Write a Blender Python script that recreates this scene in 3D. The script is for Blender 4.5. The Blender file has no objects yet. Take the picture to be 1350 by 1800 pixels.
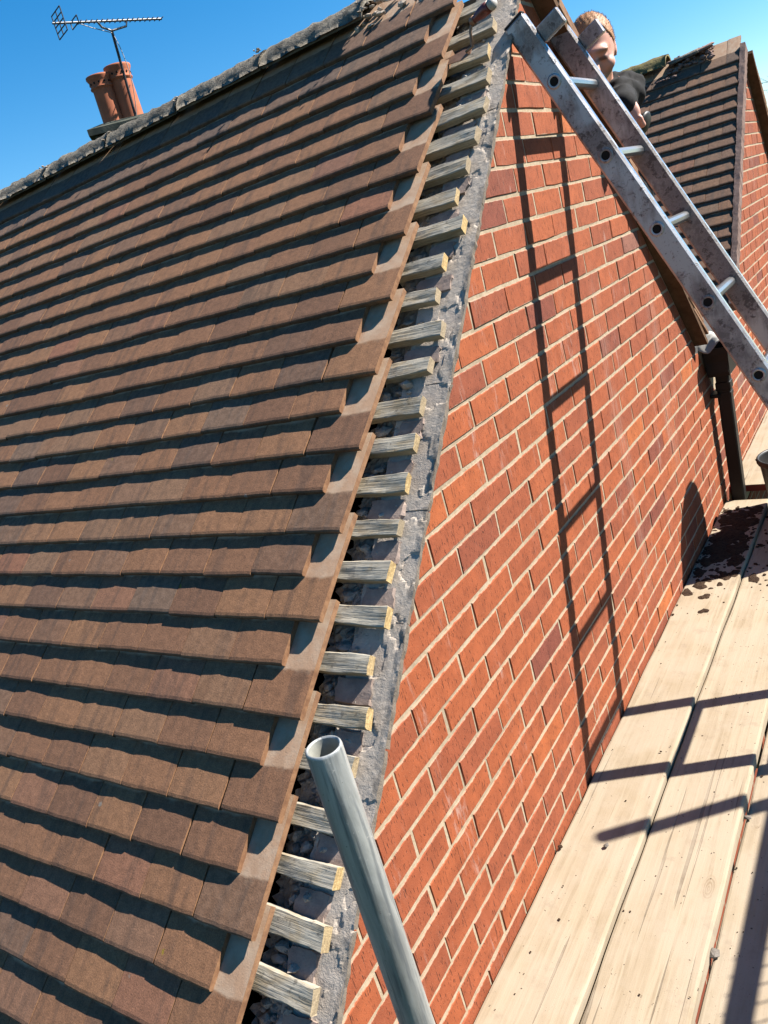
import bpy, math, random
import numpy as np
from mathutils import Vector, Matrix
random.seed(7); np.random.seed(7)
D = bpy.data; SC = bpy.context.scene; COL = SC.collection

# ---------------------------------------------------------------- camera
RW = np.array([[0.816220600226473, 0.5162960532577854, -0.2592726695129476],
               [-0.04528524569805881, -0.39021560112526865, -0.9196091730515259],
               [-0.5759628271755066, 0.7623451777435724, -0.29512141854348384]])   # rows: right, down, forward
CP = np.array([0.93855, -1.14402, 0.67334]); FPX = 1376.69
cam = D.cameras.new('camera'); cam.sensor_fit = 'VERTICAL'; cam.sensor_height = 36.0
cam.lens = FPX/1800*36; cam.clip_start = .02; cam.clip_end = 3000
co = D.objects.new('camera', cam); COL.objects.link(co)
m = Matrix([[RW[0][i], -RW[1][i], -RW[2][i], CP[i]] for i in range(3)] + [[0, 0, 0, 1]])
co.matrix_world = m; SC.camera = co
def pix(P):
    c = RW @ (np.array(P, float)-CP)
    if c[2] < .05: return None
    return 675+FPX*c[0]/c[2], 900+FPX*c[1]/c[2], c[2]
def ray(x, y, d):
    v = RW.T @ np.array([(x-675)/FPX, (y-900)/FPX, 1.]); return CP + v/np.linalg.norm(v)*d

# ---------------------------------------------------------------- light
SUN = Vector((1, .785, 1.27)).normalized()
sl = D.lights.new('sun', 'SUN'); sl.energy = 5.0; sl.angle = math.radians(.53); sl.color = (1, .93, .83)
so = D.objects.new('sun', sl); COL.objects.link(so); so.location = (6, 5, 9)
so.rotation_euler = (-SUN).to_track_quat('-Z', 'Y').to_euler()
w = D.worlds.new('World'); SC.world = w; w.use_nodes = True
wn = w.node_tree
sky = wn.nodes.new('ShaderNodeTexSky'); sky.sky_type = 'NISHITA'; sky.sun_disc = False
sky.sun_elevation = math.asin(SUN.z); sky.sun_rotation = math.atan2(SUN.x, SUN.y)
sky.air_density = 1.0; sky.dust_density = .05; sky.ozone_density = 3.0; sky.altitude = 100
bg = wn.nodes['Background']; bg.inputs[1].default_value = .052
hs = wn.nodes.new('ShaderNodeHueSaturation'); hs.inputs['Saturation'].default_value = 1.42; hs.inputs['Hue'].default_value = .497
wn.links.new(sky.outputs[0], hs.inputs['Color']); wn.links.new(hs.outputs[0], bg.inputs[0])
SC.view_settings.view_transform = 'Standard'; SC.view_settings.look = 'None'
SC.view_settings.exposure = 1.78; SC.view_settings.gamma = 1
SC.render.engine = 'CYCLES'

# ---------------------------------------------------------------- helpers
def new_mesh(name, V, F, mat=None, smooth=False, attrs=None):
    me = D.meshes.new(name); me.from_pydata([tuple(map(float, v)) for v in V], [], [tuple(map(int, f)) for f in F])
    if mat is not None:
        for mm in (mat if isinstance(mat, (list, tuple)) else [mat]): me.materials.append(mm)
    if smooth: me.polygons.foreach_set('use_smooth', [True]*len(me.polygons))
    if attrs:
        for k, (typ, data) in attrs.items():
            a = me.attributes.new(k, typ, 'POINT')
            a.data.foreach_set('vector' if typ == 'FLOAT_VECTOR' else ('color' if typ == 'FLOAT_COLOR' else 'value'), np.asarray(data, float).ravel())
    me.update(); return me
def link(name, me, parent=None, mw=None, color=None):
    o = D.objects.new(name, me); COL.objects.link(o)
    if parent is not None: o.parent = parent
    if mw is not None: o.matrix_local = mw
    if color is not None: o.color = color
    return o
def tag(o, label=None, cat=None, group=None, kind=None):
    if label: o['label'] = label
    if cat: o['category'] = cat
    if group: o['group'] = group
    if kind: o['kind'] = kind
    return o
def empty(name, loc=(0, 0, 0), label=None, cat=None, group=None):
    o = D.objects.new(name, None); COL.objects.link(o); o.location = loc; o.empty_display_size = .1
    return tag(o, label, cat, group)
class MB:
    """collects verts and faces of one mesh (world coordinates unless stated)"""
    def __init__(s): s.V = []; s.F = []; s.S = []
    def add(s, V, F, smooth=False):
        n = len(s.V); s.V += [tuple(v) for v in V]; s.F += [tuple(i+n for i in f) for f in F]; s.S += [smooth]*len(F); return s
    def box(s, a, b, M=None):
        x0, y0, z0 = a; x1, y1, z1 = b
        V = [(x0,y0,z0),(x1,y0,z0),(x1,y1,z0),(x0,y1,z0),(x0,y0,z1),(x1,y0,z1),(x1,y1,z1),(x0,y1,z1)]
        if M is not None: V = [tuple(M @ Vector(v)) for v in V]
        return s.add(V, [(0,3,2,1),(4,5,6,7),(0,1,5,4),(1,2,6,5),(2,3,7,6),(3,0,4,7)])
    def bbox(s, a, b, r=.003, M=None):
        """box with chamfered edges"""
        c = [(a[i]+b[i])/2 for i in range(3)]; h = [(b[i]-a[i])/2 for i in range(3)]
        V = []; idx = {}
        for sx in (-1, 1):
            for sy in (-1, 1):
                for sz in (-1, 1):
                    for ax in range(3):
                        p = [sx*(h[0]-r), sy*(h[1]-r), sz*(h[2]-r)]; p[ax] += (sx, sy, sz)[ax]*r
                        idx[(sx, sy, sz, ax)] = len(V); V.append((c[0]+p[0], c[1]+p[1], c[2]+p[2]))
        F = []
        for ax in range(3):
            u, v = [(1, 2), (2, 0), (0, 1)][ax]
            for sg in (-1, 1):
                q = []
                for su, sv in ((-1,-1),(1,-1),(1,1),(-1,1)):
                    k = [0, 0, 0]; k[ax] = sg; k[u] = su; k[v] = sv; q.append(idx[(k[0],k[1],k[2],ax)])
                F.append(tuple(q) if sg > 0 else tuple(reversed(q)))
        for ax in range(3):      # edges along ax
            u, v = [(1, 2), (2, 0), (0, 1)][ax]
            for su in (-1, 1):
                for sv in (-1, 1):
                    k0 = [0,0,0]; k1 = [0,0,0]; k0[ax] = -1; k1[ax] = 1
                    for k in (k0, k1): k[u] = su; k[v] = sv
                    q = (idx[(*k0,u)], idx[(*k1,u)], idx[(*k1,v)], idx[(*k0,v)])
                    F.append(q if su*sv > 0 else tuple(reversed(q)))
        for sx in (-1, 1):
            for sy in (-1, 1):
                for sz in (-1, 1):
                    t = (idx[(sx,sy,sz,0)], idx[(sx,sy,sz,1)], idx[(sx,sy,sz,2)])
                    F.append(t if sx*sy*sz > 0 else tuple(reversed(t)))
        if M is not None: V = [tuple(M @ Vector(v)) for v in V]
        return s.add(V, F)
    def tube(s, pts, r, n=10, cap=True, r_in=None):
        """swept circle along a polyline; r a number or list"""
        P = [Vector(p) for p in pts]; k = len(P); rr = r if isinstance(r, (list, tuple)) else [r]*k
        base = len(s.V); V = []; up = None
        for i in range(k):
            t = (P[min(i+1, k-1)]-P[max(i-1, 0)]).normalized()
            if up is None: up = t.orthogonal().normalized()
            up = (up - t*up.dot(t)).normalized(); bi = t.cross(up)
            for j in range(n):
                a = 2*math.pi*j/n; V.append(P[i]+(up*math.cos(a)+bi*math.sin(a))*rr[i])
        F = [(i*n+j, i*n+(j+1) % n, (i+1)*n+(j+1) % n, (i+1)*n+j) for i in range(k-1) for j in range(n)]
        s.add(V, F, True)
        if cap: s.add([V[j] for j in range(n)], [tuple(reversed(range(n)))]); s.add([V[(k-1)*n+j] for j in range(n)], [tuple(range(n))])
        return s
    def lathe(s, prof, origin, axis=(0,0,1), n=24):
        """profile list of (radius, height)"""
        ax = Vector(axis).normalized(); u = ax.orthogonal().normalized(); v = ax.cross(u); o = Vector(origin); V = []
        for r, h in prof:
            for j in range(n):
                a = 2*math.pi*j/n; V.append(o+ax*h+(u*math.cos(a)+v*math.sin(a))*r)
        k = len(prof)
        return s.add(V, [(i*n+j, i*n+(j+1) % n, (i+1)*n+(j+1) % n, (i+1)*n+j) for i in range(k-1) for j in range(n)], True)
    def prism(s, poly, x0, x1):
        """polygon in (y,z), extruded along x"""
        n = len(poly); V = [(x0, y, z) for y, z in poly]+[(x1, y, z) for y, z in poly]
        return s.add(V, [tuple(reversed(range(n))), tuple(range(n, 2*n))]+[(i, (i+1) % n, n+(i+1) % n, n+i) for i in range(n)])
    def build(s, name, mat, parent=None):
        me = new_mesh(name, s.V, s.F, mat); me.polygons.foreach_set('use_smooth', s.S)
        return link(name, me, parent)

# node helpers
def material(name, rough=.8, spec=.3):
    mt = D.materials.new(name); mt.use_nodes = True; nt = mt.node_tree; p = nt.nodes['Principled BSDF']
    p.inputs['Roughness'].default_value = rough; p.inputs['Specular IOR Level'].default_value = spec
    return mt, nt, p
def nd(nt, t, ins=None, **kw):
    n = nt.nodes.new('ShaderNode'+t)
    for k, v in kw.items(): setattr(n, k, v)
    for k, v in (ins or {}).items():
        if isinstance(v, bpy.types.NodeSocket): nt.links.new(v, n.inputs[k])
        else: n.inputs[k].default_value = v
    return n
def math_(nt, op, a, b=0., c=None, clamp=False):
    ins = {0: a, 1: b}
    if c is not None: ins[2] = c
    return nd(nt, 'Math', ins, operation=op, use_clamp=clamp).outputs[0]
def mix(nt, f, a, b, mode='MIX'):
    n = nd(nt, 'Mix', None, data_type='RGBA', blend_type=mode)
    for i, v in ((0, f), (6, a), (7, b)):
        if isinstance(v, bpy.types.NodeSocket): nt.links.new(v, n.inputs[i])
        else: n.inputs[i].default_value = v if i == 0 else ((*v, 1) if len(v) == 3 else v)
    return n.outputs[2]
def noise(nt, vec, scale, detail=4., rough=.55, dist=0.):
    ins = {'Scale': scale, 'Detail': detail, 'Roughness': rough, 'Distortion': dist}
    if vec is not None: ins['Vector'] = vec
    return nd(nt, 'TexNoise', ins).outputs[0]
def step(nt, v, a, b):
    return nd(nt, 'MapRange', {'Value': v, 'From Min': a, 'From Max': b}, interpolation_type='SMOOTHSTEP').outputs[0]
def ramp(nt, v, stops):
    n = nd(nt, 'ValToRGB', {0: v}); e = n.color_ramp.elements
    while len(e) < len(stops): e.new(.5)
    for el, (p, c) in zip(e, stops): el.position = p; el.color = (*c, 1)
    return n.outputs[0]
def scalev(nt, vec, sx, sy, sz):
    return nd(nt, 'VectorMath', {0: vec, 1: (sx, sy, sz)}, operation='MULTIPLY').outputs[0]
def addv(nt, a, b): return nd(nt, 'VectorMath', {0: a, 1: b}, operation='ADD').outputs[0]
def bump(nt, p, h, strength=.5, dist=.01, normal=None):
    ins = {'Height': h, 'Strength': strength, 'Distance': dist}
    if normal is not None: ins['Normal'] = normal
    b = nd(nt, 'Bump', ins).outputs[0]; nt.links.new(b, p.inputs['Normal']); return b
ALB = .415      # overall reflectance level of the painted palette below
def setc(nt, p, c, k=None): nt.links.new(mix(nt, 1., c, (k or ALB,)*3, 'MULTIPLY'), p.inputs['Base Color'])
def pos(nt): return nd(nt, 'NewGeometry').outputs['Position']
def rnd_src(nt, joined):
    """colour triple (random, random, special) of a piece"""
    if joined: c = nd(nt, 'Attribute', attribute_name='rc').outputs['Color']
    else: c = nd(nt, 'ObjectInfo').outputs['Color']
    s = nd(nt, 'SeparateColor', {0: c}); return s.outputs[0], s.outputs[1], s.outputs[2]

# ---------------------------------------------------------------- materials
def mat_tile(name, joined):
    mt, nt, p = material(name, .9, .25)
    r, g, b = rnd_src(nt, joined)
    loc = nd(nt, 'Attribute', attribute_name='loc').outputs['Vector']
    off = nd(nt, 'CombineXYZ', {0: math_(nt, 'MULTIPLY', r, 37.), 1: math_(nt, 'MULTIPLY', g, 53.), 2: 0.}).outputs[0]
    v = addv(nt, loc, off)
    base = ramp(nt, r, [(0, (.27, .140, .086)), (.25, (.33, .168, .097)), (.5, (.38, .190, .104)), (.75, (.415, .212, .112)), (.92, (.34, .20, .125)), (1, (.405, .18, .108))])
    # darker smears running down the tile
    st = noise(nt, scalev(nt, v, 26., 3.0, 1.), 1., 3., .6, .4)
    base = mix(nt, math_(nt, 'MULTIPLY', step(nt, st, .48, .70), .5), base, (.125, .083, .066))
    st2 = noise(nt, scalev(nt, v, 18., 5., 1.), 1., 2., .5, .3)
    base = mix(nt, math_(nt, 'MULTIPLY', step(nt, st2, .58, .75), .5), base, (.29, .145, .08))
    gr = noise(nt, scalev(nt, v, 1., 1., 1.), 300., 3., .8)
    base = mix(nt, 1., base, ramp(nt, gr, [(.3, (.62, .62, .62)), (.52, (1.02, 1.02, 1.02)), (.75, (1.5, 1.45, 1.36))]), 'MULTIPLY')
    med = noise(nt, v, 55., 4., .6)
    base = mix(nt, 1., base, ramp(nt, med, [(.3, (.8, .8, .8)), (.7, (1.18, 1.18, 1.18))]), 'MULTIPLY')
    # grey weathering on chosen courses
    base = mix(nt, math_(nt, 'MULTIPLY', b, .85), base, mix(nt, step(nt, med, .35, .65), (.12, .10, .088), (.21, .175, .15)))
    # lichen and lime spots
    vo = nd(nt, 'TexVoronoi', {'Vector': v, 'Scale': 14., 'Randomness': 1.}, feature='F1')
    pick = nd(nt, 'SeparateColor', {0: vo.outputs['Color']}).outputs[0]
    dist = math_(nt, 'ADD', vo.outputs['Distance'], math_(nt, 'MULTIPLY', noise(nt, v, 180., 3.), .10))
    spot = math_(nt, 'MULTIPLY', step(nt, dist, .15, .11), math_(nt, 'GREATER_THAN', pick, .955))
    base = mix(nt, math_(nt, 'MULTIPLY', spot, .8), base, (.36, .33, .29))
    vo2 = nd(nt, 'TexVoronoi', {'Vector': addv(nt, v, (3.1, 7.7, 0)), 'Scale': 11., 'Randomness': 1.}, feature='F1')
    pk2 = nd(nt, 'SeparateColor', {0: vo2.outputs['Color']}).outputs[1]
    d2 = math_(nt, 'ADD', vo2.outputs['Distance'], math_(nt, 'MULTIPLY', noise(nt, v, 150., 3.), .16))
    sp2 = math_(nt, 'MULTIPLY', step(nt, d2, .17, .13), math_(nt, 'GREATER_THAN', pk2, .966))
    base = mix(nt, math_(nt, 'MULTIPLY', sp2, .85), base, (.40, .29, .02))
    # clean upper part that was lapped by the next course
    sx = nd(nt, 'SeparateXYZ', {0: loc})
    lim = math_(nt, 'ADD', sx.outputs[1], math_(nt, 'MULTIPLY', math_(nt, 'SUBTRACT', noise(nt, v, 30., 3.), .5), .014))
    lim = math_(nt, 'ADD', lim, math_(nt, 'MULTIPLY', math_(nt, 'MULTIPLY', sx.outputs[0], sx.outputs[0]), -.7))
    cl = step(nt, lim, .098, .106)
    lime = math_(nt, 'MULTIPLY', step(nt, lim, .088, .099), math_(nt, 'SUBTRACT', 1., cl))
    base = mix(nt, math_(nt, 'MULTIPLY', lime, math_(nt, 'MULTIPLY', step(nt, med, .45, .7), .6)), base, (.36, .25, .17))
    clean = mix(nt, step(nt, noise(nt, v, 22., 3.), .35, .7), (.66, .42, .27), (.76, .56, .40))
    clean = mix(nt, math_(nt, 'MULTIPLY', step(nt, gr, .5, .75), .25), clean, (.2, .14, .11))
    base = mix(nt, cl, base, clean)
    # raw side edges
    ed = step(nt, math_(nt, 'ABSOLUTE', sx.outputs[0]), .0809, .0814)
    base = mix(nt, math_(nt, 'MULTIPLY', ed, .9), base, mix(nt, step(nt, med, .3, .7), (.25, .12, .06), (.42, .225, .115)))
    setc(nt, p, base)
    h = math_(nt, 'ADD', math_(nt, 'MULTIPLY', gr, .6), math_(nt, 'MULTIPLY', med, .6))
    bump(nt, p, h, .55, .0022)
    return mt
def mat_brick(name, joined):
    mt, nt, p = material(name, .85, .2)
    r, g, b = rnd_src(nt, joined); P = pos(nt)
    base = ramp(nt, r, [(0, (.29, .082, .055)), (.14, (.33, .094, .055)), (.3, (.41, .110, .053)), (.6, (.49, .130, .052)), (.86, (.54, .145, .053)), (1, (.64, .19, .058))])
    base = mix(nt, math_(nt, 'MULTIPLY', b, .8), base, (.27, .155, .135))
    v = addv(nt, P, nd(nt, 'CombineXYZ', {0: 0., 1: math_(nt, 'MULTIPLY', r, 31.), 2: math_(nt, 'MULTIPLY', g, 17.)}).outputs[0])
    lo = noise(nt, v, 16., 4., .6)
    base = mix(nt, 1., base, ramp(nt, lo, [(.3, (.8, .78, .78)), (.7, (1.15, 1.15, 1.13))]), 'MULTIPLY')
    # wire-cut drag marks: short dark vertical nicks
    nk = noise(nt, scalev(nt, v, 1., 300., 46.), 1., 1.5, .5, .3)
    nick = step(nt, nk, .635, .675)
    base = mix(nt, math_(nt, 'MULTIPLY', nick, .82), base, (.045, .018, .014))
    nk2 = noise(nt, scalev(nt, v, 1., 120., 14.), 1., 2., .5, .2); nick2 = step(nt, nk2, .66, .70)
    base = mix(nt, math_(nt, 'MULTIPLY', nick2, .55), base, (.07, .025, .018))
    sp = noise(nt, v, 420., 2., .6)
    base = mix(nt, math_(nt, 'MULTIPLY', step(nt, sp, .63, .68), .45), base, (.62, .30, .19))
    base = mix(nt, math_(nt, 'MULTIPLY', step(nt, sp, .37, .33), .35), base, (.10, .035, .025))
    # lime runs and scrub marks
    ef = math_(nt, 'MULTIPLY', step(nt, noise(nt, scalev(nt, P, 1., 9., 2.2), 1., 4., .6), .56, .70), step(nt, noise(nt, scalev(nt, P, 1., 70., 16.), 1., 4., .65, .6), .45, .68))
    base = mix(nt, math_(nt, 'MULTIPLY', ef, .6), base, (.70, .50, .43))
    s = nd(nt, 'SeparateXYZ', {0: P})
    for y0, y1, wd, lo_, hi_ in ((2.27, -.02, .055, -.62, .46), (1.62, -.03, .035, -.9, .55)):
        dy = math_(nt, 'SUBTRACT', s.outputs[1], math_(nt, 'MULTIPLY_ADD', s.outputs[2], y1, y0))
        dy = math_(nt, 'ABSOLUTE', math_(nt, 'ADD', dy, math_(nt, 'MULTIPLY', math_(nt, 'SUBTRACT', noise(nt, P, 6., 2.), .5), .16)))
        run = math_(nt, 'MULTIPLY', step(nt, dy, wd*1.9, 0.), math_(nt, 'MULTIPLY', step(nt, s.outputs[2], lo_, lo_+.2), step(nt, s.outputs[2], hi_, hi_-.3)))
        run = math_(nt, 'MULTIPLY', run, step(nt, noise(nt, scalev(nt, P, 1., 95., 9.), 1., 4., .7), .40, .62))
        base = mix(nt, math_(nt, 'MULTIPLY', run, .42), base, (.55, .38, .31))
    # pointing smeared over the brick edges
    dz = math_(nt, 'MULTIPLY', math_(nt, 'ABSOLUTE', math_(nt, 'SUBTRACT', math_(nt, 'FRACT', math_(nt, 'MULTIPLY_ADD', s.outputs[2], 1/.075, 100.5)), .5)), .075)
    smr = step(nt, math_(nt, 'SUBTRACT', dz, math_(nt, 'MULTIPLY', math_(nt, 'SUBTRACT', noise(nt, scalev(nt, P, 1., 30., 60.), 1., 5., .7), .5), .012)), .0065, .0045)
    base = mix(nt, math_(nt, 'MULTIPLY', smr, .6), base, (.66, .54, .40))
    setc(nt, p, base)
    h = math_(nt, 'SUBTRACT', math_(nt, 'MULTIPLY_ADD', sp, .35, math_(nt, 'MULTIPLY', lo, .8)), math_(nt, 'MULTIPLY', nick, .9))
    h = math_(nt, 'SUBTRACT', h, math_(nt, 'MULTIPLY', nick2, .6))
    bump(nt, p, h, .6, .003)
    return mt
def mat_mortar(name, c0, c1, scale=60., dark=(.16, .13, .10), bstr=.8, bd=.006):
    mt, nt, p = material(name, .95, .1); P = pos(nt)
    a = noise(nt, P, scale, 6., .65); f = noise(nt, P, scale*6, 3., .7); l = noise(nt, P, 2.3, 3., .5)
    c = mix(nt, step(nt, a, .3, .7), c0, c1)
    c = mix(nt, math_(nt, 'MULTIPLY', step(nt, f, .60, .70), .6), c, dark)
    c = mix(nt, math_(nt, 'MULTIPLY', step(nt, l, .5, .7), .3), c, dark)
    setc(nt, p, c); bump(nt, p, math_(nt, 'ADD', a, math_(nt, 'MULTIPLY', f, .4)), bstr, bd); return mt
def add_edge_moss(mt):
    nt = mt.node_tree; p = nt.nodes['Principled BSDF']; c = p.inputs['Base Color'].links[0].from_socket; P = pos(nt)
    x = nd(nt, 'SeparateXYZ', {0: P}).outputs[0]
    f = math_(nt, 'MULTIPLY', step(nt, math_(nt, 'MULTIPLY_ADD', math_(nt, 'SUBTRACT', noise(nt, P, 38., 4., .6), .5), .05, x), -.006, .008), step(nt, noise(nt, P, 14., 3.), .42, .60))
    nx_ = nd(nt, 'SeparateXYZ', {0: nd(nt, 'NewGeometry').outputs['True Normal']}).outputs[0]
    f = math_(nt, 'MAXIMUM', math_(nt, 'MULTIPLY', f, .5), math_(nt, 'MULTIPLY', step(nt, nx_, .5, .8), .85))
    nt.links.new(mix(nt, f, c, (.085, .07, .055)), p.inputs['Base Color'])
def mat_wood(name, cols, axis, rough=.85, fine=1., dust=.0, crack=.6):
    """axis 0/1: grain direction"""
    mt, nt, p = material(name, rough, .15); P = pos(nt)
    o = nd(nt, 'ObjectInfo').outputs['Random']
    v = addv(nt, P, nd(nt, 'CombineXYZ', {0: math_(nt, 'MULTIPLY', o, 11.), 1: math_(nt, 'MULTIPLY', o, 7.), 2: math_(nt, 'MULTIPLY', o, 5.)}).outputs[0])
    sc = [140., 140., 140.]; sc[axis] = 7.; sc2 = [38., 38., 38.]; sc2[axis] = 1.6
    g1 = noise(nt, scalev(nt, v, *[q*fine for q in sc]), 1., 4., .6, .2); g2 = noise(nt, scalev(nt, v, *[q*fine for q in sc2]), 1., 3., .55, .5)
    c = mix(nt, step(nt, g2, .35, .65), cols[0], cols[1]); c = mix(nt, math_(nt, 'MULTIPLY', step(nt, g1, .5, .68), .65), c, cols[2])
    sc3 = [210., 210., 210.]; sc3[axis] = 4.
    cr = step(nt, noise(nt, scalev(nt, v, *[q*fine*.4 for q in sc3]), 1., 2., .5, .15), .69, .72)
    c = mix(nt, math_(nt, 'MULTIPLY', cr, crack), c, (.05, .035, .025))
    if dust:
        kv = [7., 7., 7.]; kv[axis] = 2.6; ks = scalev(nt, v, kv[0], kv[1], 0.)
        vk = nd(nt, 'TexVoronoi', {'Vector': ks, 'Scale': 1., 'Randomness': 1.}, feature='F1'); kp = nd(nt, 'SeparateColor', {0: vk.outputs['Color']}).outputs[0]
        kd = math_(nt, 'MULTIPLY_ADD', noise(nt, v, 40., 3.), .05, vk.outputs['Distance'])
        km = math_(nt, 'MULTIPLY', step(nt, kd, .16, .10), math_(nt, 'GREATER_THAN', kp, .8))
        kr = math_(nt, 'MULTIPLY_ADD', math_(nt, 'SINE', math_(nt, 'MULTIPLY', kd, 190.)), .3, .5)
        c = mix(nt, math_(nt, 'MULTIPLY', km, math_(nt, 'MULTIPLY', kr, .75)), c, (.27, .17, .09))
    d = noise(nt, P, 5., 6., .65); d2 = noise(nt, P, 300., 2., .7)
    if dust:
        c = mix(nt, math_(nt, 'MULTIPLY', step(nt, d, .35, .62), dust), c, cols[3])
        c = mix(nt, math_(nt, 'MULTIPLY', step(nt, noise(nt, P, 11., 5., .7), .56, .72), .45), c, cols[4])
        c = mix(nt, math_(nt, 'MULTIPLY', math_(nt, 'MULTIPLY', step(nt, d2, .66, .72), step(nt, noise(nt, P, 9., 3.), .45, .65)), .75), c, (.12, .08, .06))
        sp = noise(nt, P, 95., 1., .5)
        c = mix(nt, math_(nt, 'MULTIPLY', step(nt, sp, .755, .775), .8), c, (.07, .05, .04))
    setc(nt, p, c)
    h = math_(nt, 'SUBTRACT', math_(nt, 'MULTIPLY_ADD', d2, .25, g1), math_(nt, 'MULTIPLY', cr, .8)); bump(nt, p, h, .5, .002); return mt
def mat_plain(name, c, rough=.6, spec=.4, metal=0., var=.15, scale=40., bstr=.2):
    mt, nt, p = material(name, rough, spec); p.inputs['Metallic'].default_value = metal; P = pos(nt)
    n = noise(nt, P, scale, 5., .6)
    setc(nt, p, mix(nt, step(nt, n, .3, .7), tuple(x*(1-var) for x in c), tuple(min(1, x*(1+var)) for x in c)))
    if bstr: bump(nt, p, n, bstr, .003)
    return mt
def mat_alu():
    mt, nt, p = material('worn_aluminium', .32, .5); P = pos(nt)
    sp = noise(nt, scalev(nt, P, 1., 1., 1.), 34., 8., .74, .2); big = noise(nt, P, 5., 3., .55); fi = noise(nt, P, 150., 3., .7)
    st = noise(nt, scalev(nt, P, 60., 300., 14.), 1., 3., .6)
    N = nd(nt, 'SeparateXYZ', {0: nd(nt, 'NewGeometry').outputs['Normal']})
    side = step(nt, math_(nt, 'ABSOLUTE', N.outputs[1]), .5, .8)        # dirt clings to the flat web of the stile
    nearst = step(nt, nd(nt, 'SeparateXYZ', {0: P}).outputs[1], 1.40, 1.45)
    film = math_(nt, 'MULTIPLY', side, step(nt, math_(nt, 'MULTIPLY_ADD', nearst, .16, math_(nt, 'MULTIPLY_ADD', st, .3, big)), .60, .78))
    blot = step(nt, math_(nt, 'MULTIPLY_ADD', nearst, .05, math_(nt, 'MULTIPLY_ADD', big, .35, sp)), .71, .83)
    col = mix(nt, math_(nt, 'MULTIPLY', side, .75), (1., 1., 1.), (.52, .51, .52))
    col = mix(nt, film, col, mix(nt, step(nt, sp, .4, .6), (.25, .215, .20), (.50, .435, .405)))
    bl = math_(nt, 'MULTIPLY', blot, math_(nt, 'MULTIPLY_ADD', side, .8, .2))
    col = mix(nt, math_(nt, 'MULTIPLY', bl, .85), col, (.07, .052, .045))
    col = mix(nt, math_(nt, 'MULTIPLY', math_(nt, 'MULTIPLY', step(nt, fi, .6, .7), side), .6), col, (.10, .08, .07))
    setc(nt, p, col, .60)
    dirt = math_(nt, 'MAXIMUM', bl, math_(nt, 'MULTIPLY', film, .9))
    nt.links.new(math_(nt, 'SUBTRACT', 1., math_(nt, 'MAXIMUM', dirt, math_(nt, 'MULTIPLY', side, .35))), p.inputs['Metallic'])
    nt.links.new(math_(nt, 'MULTIPLY_ADD', math_(nt, 'MAXIMUM', dirt, math_(nt, 'MULTIPLY', side, .5)), .5, .27), p.inputs['Roughness'])
    bump(nt, p, math_(nt, 'ADD', math_(nt, 'MULTIPLY', fi, .3), math_(nt, 'MULTIPLY', bl, .6)), .3, .002); return mt
def mat_galv():
    mt, nt, p = material('galvanised_tube', .42, .5); P = pos(nt)
    v = scalev(nt, P, 26., 26., 3.2); a = noise(nt, v, 1., 5., .6, .6); b = noise(nt, P, 60., 4., .6); s = noise(nt, scalev(nt, P, 90., 90., 5.), 1., 4., .65)
    c = mix(nt, step(nt, a, .3, .7), (.28, .295, .295), (.56, .58, .57))
    c = mix(nt, math_(nt, 'MULTIPLY', step(nt, s, .48, .66), .7), c, (.13, .155, .18))
    c = mix(nt, math_(nt, 'MULTIPLY', step(nt, math_(nt, 'MULTIPLY_ADD', b, .4, a), .80, .95), .5), c, (.36, .30, .22))
    c = mix(nt, math_(nt, 'MULTIPLY', step(nt, noise(nt, P, 210., 3., .7), .66, .72), .7), c, (.10, .09, .085))
    c = mix(nt, math_(nt, 'MULTIPLY', math_(nt, 'MULTIPLY', step(nt, noise(nt, P, 120., 3., .6), .62, .70), step(nt, noise(nt, P, 14., 2.), .5, .65)), .8), c, (.75, .72, .66))
    xs = nd(nt, 'SeparateXYZ', {0: P}).outputs[0]
    rust = math_(nt, 'MULTIPLY', step(nt, math_(nt, 'MULTIPLY_ADD', noise(nt, scalev(nt, P, 30., 30., 9.), 1., 4., .7), .03, xs), .300, .282), step(nt, noise(nt, scalev(nt, P, 70., 70., 18.), 1., 4., .7), .42, .62))
    c = mix(nt, math_(nt, 'MULTIPLY', rust, .75), c, (.40, .27, .15))
    setc(nt, p, c, .66); p.inputs['Metallic'].default_value = .45
    nt.links.new(math_(nt, 'MULTIPLY_ADD', b, .3, .3), p.inputs['Roughness'])
    bump(nt, p, math_(nt, 'ADD', b, s), .25, .0015); return mt
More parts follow.
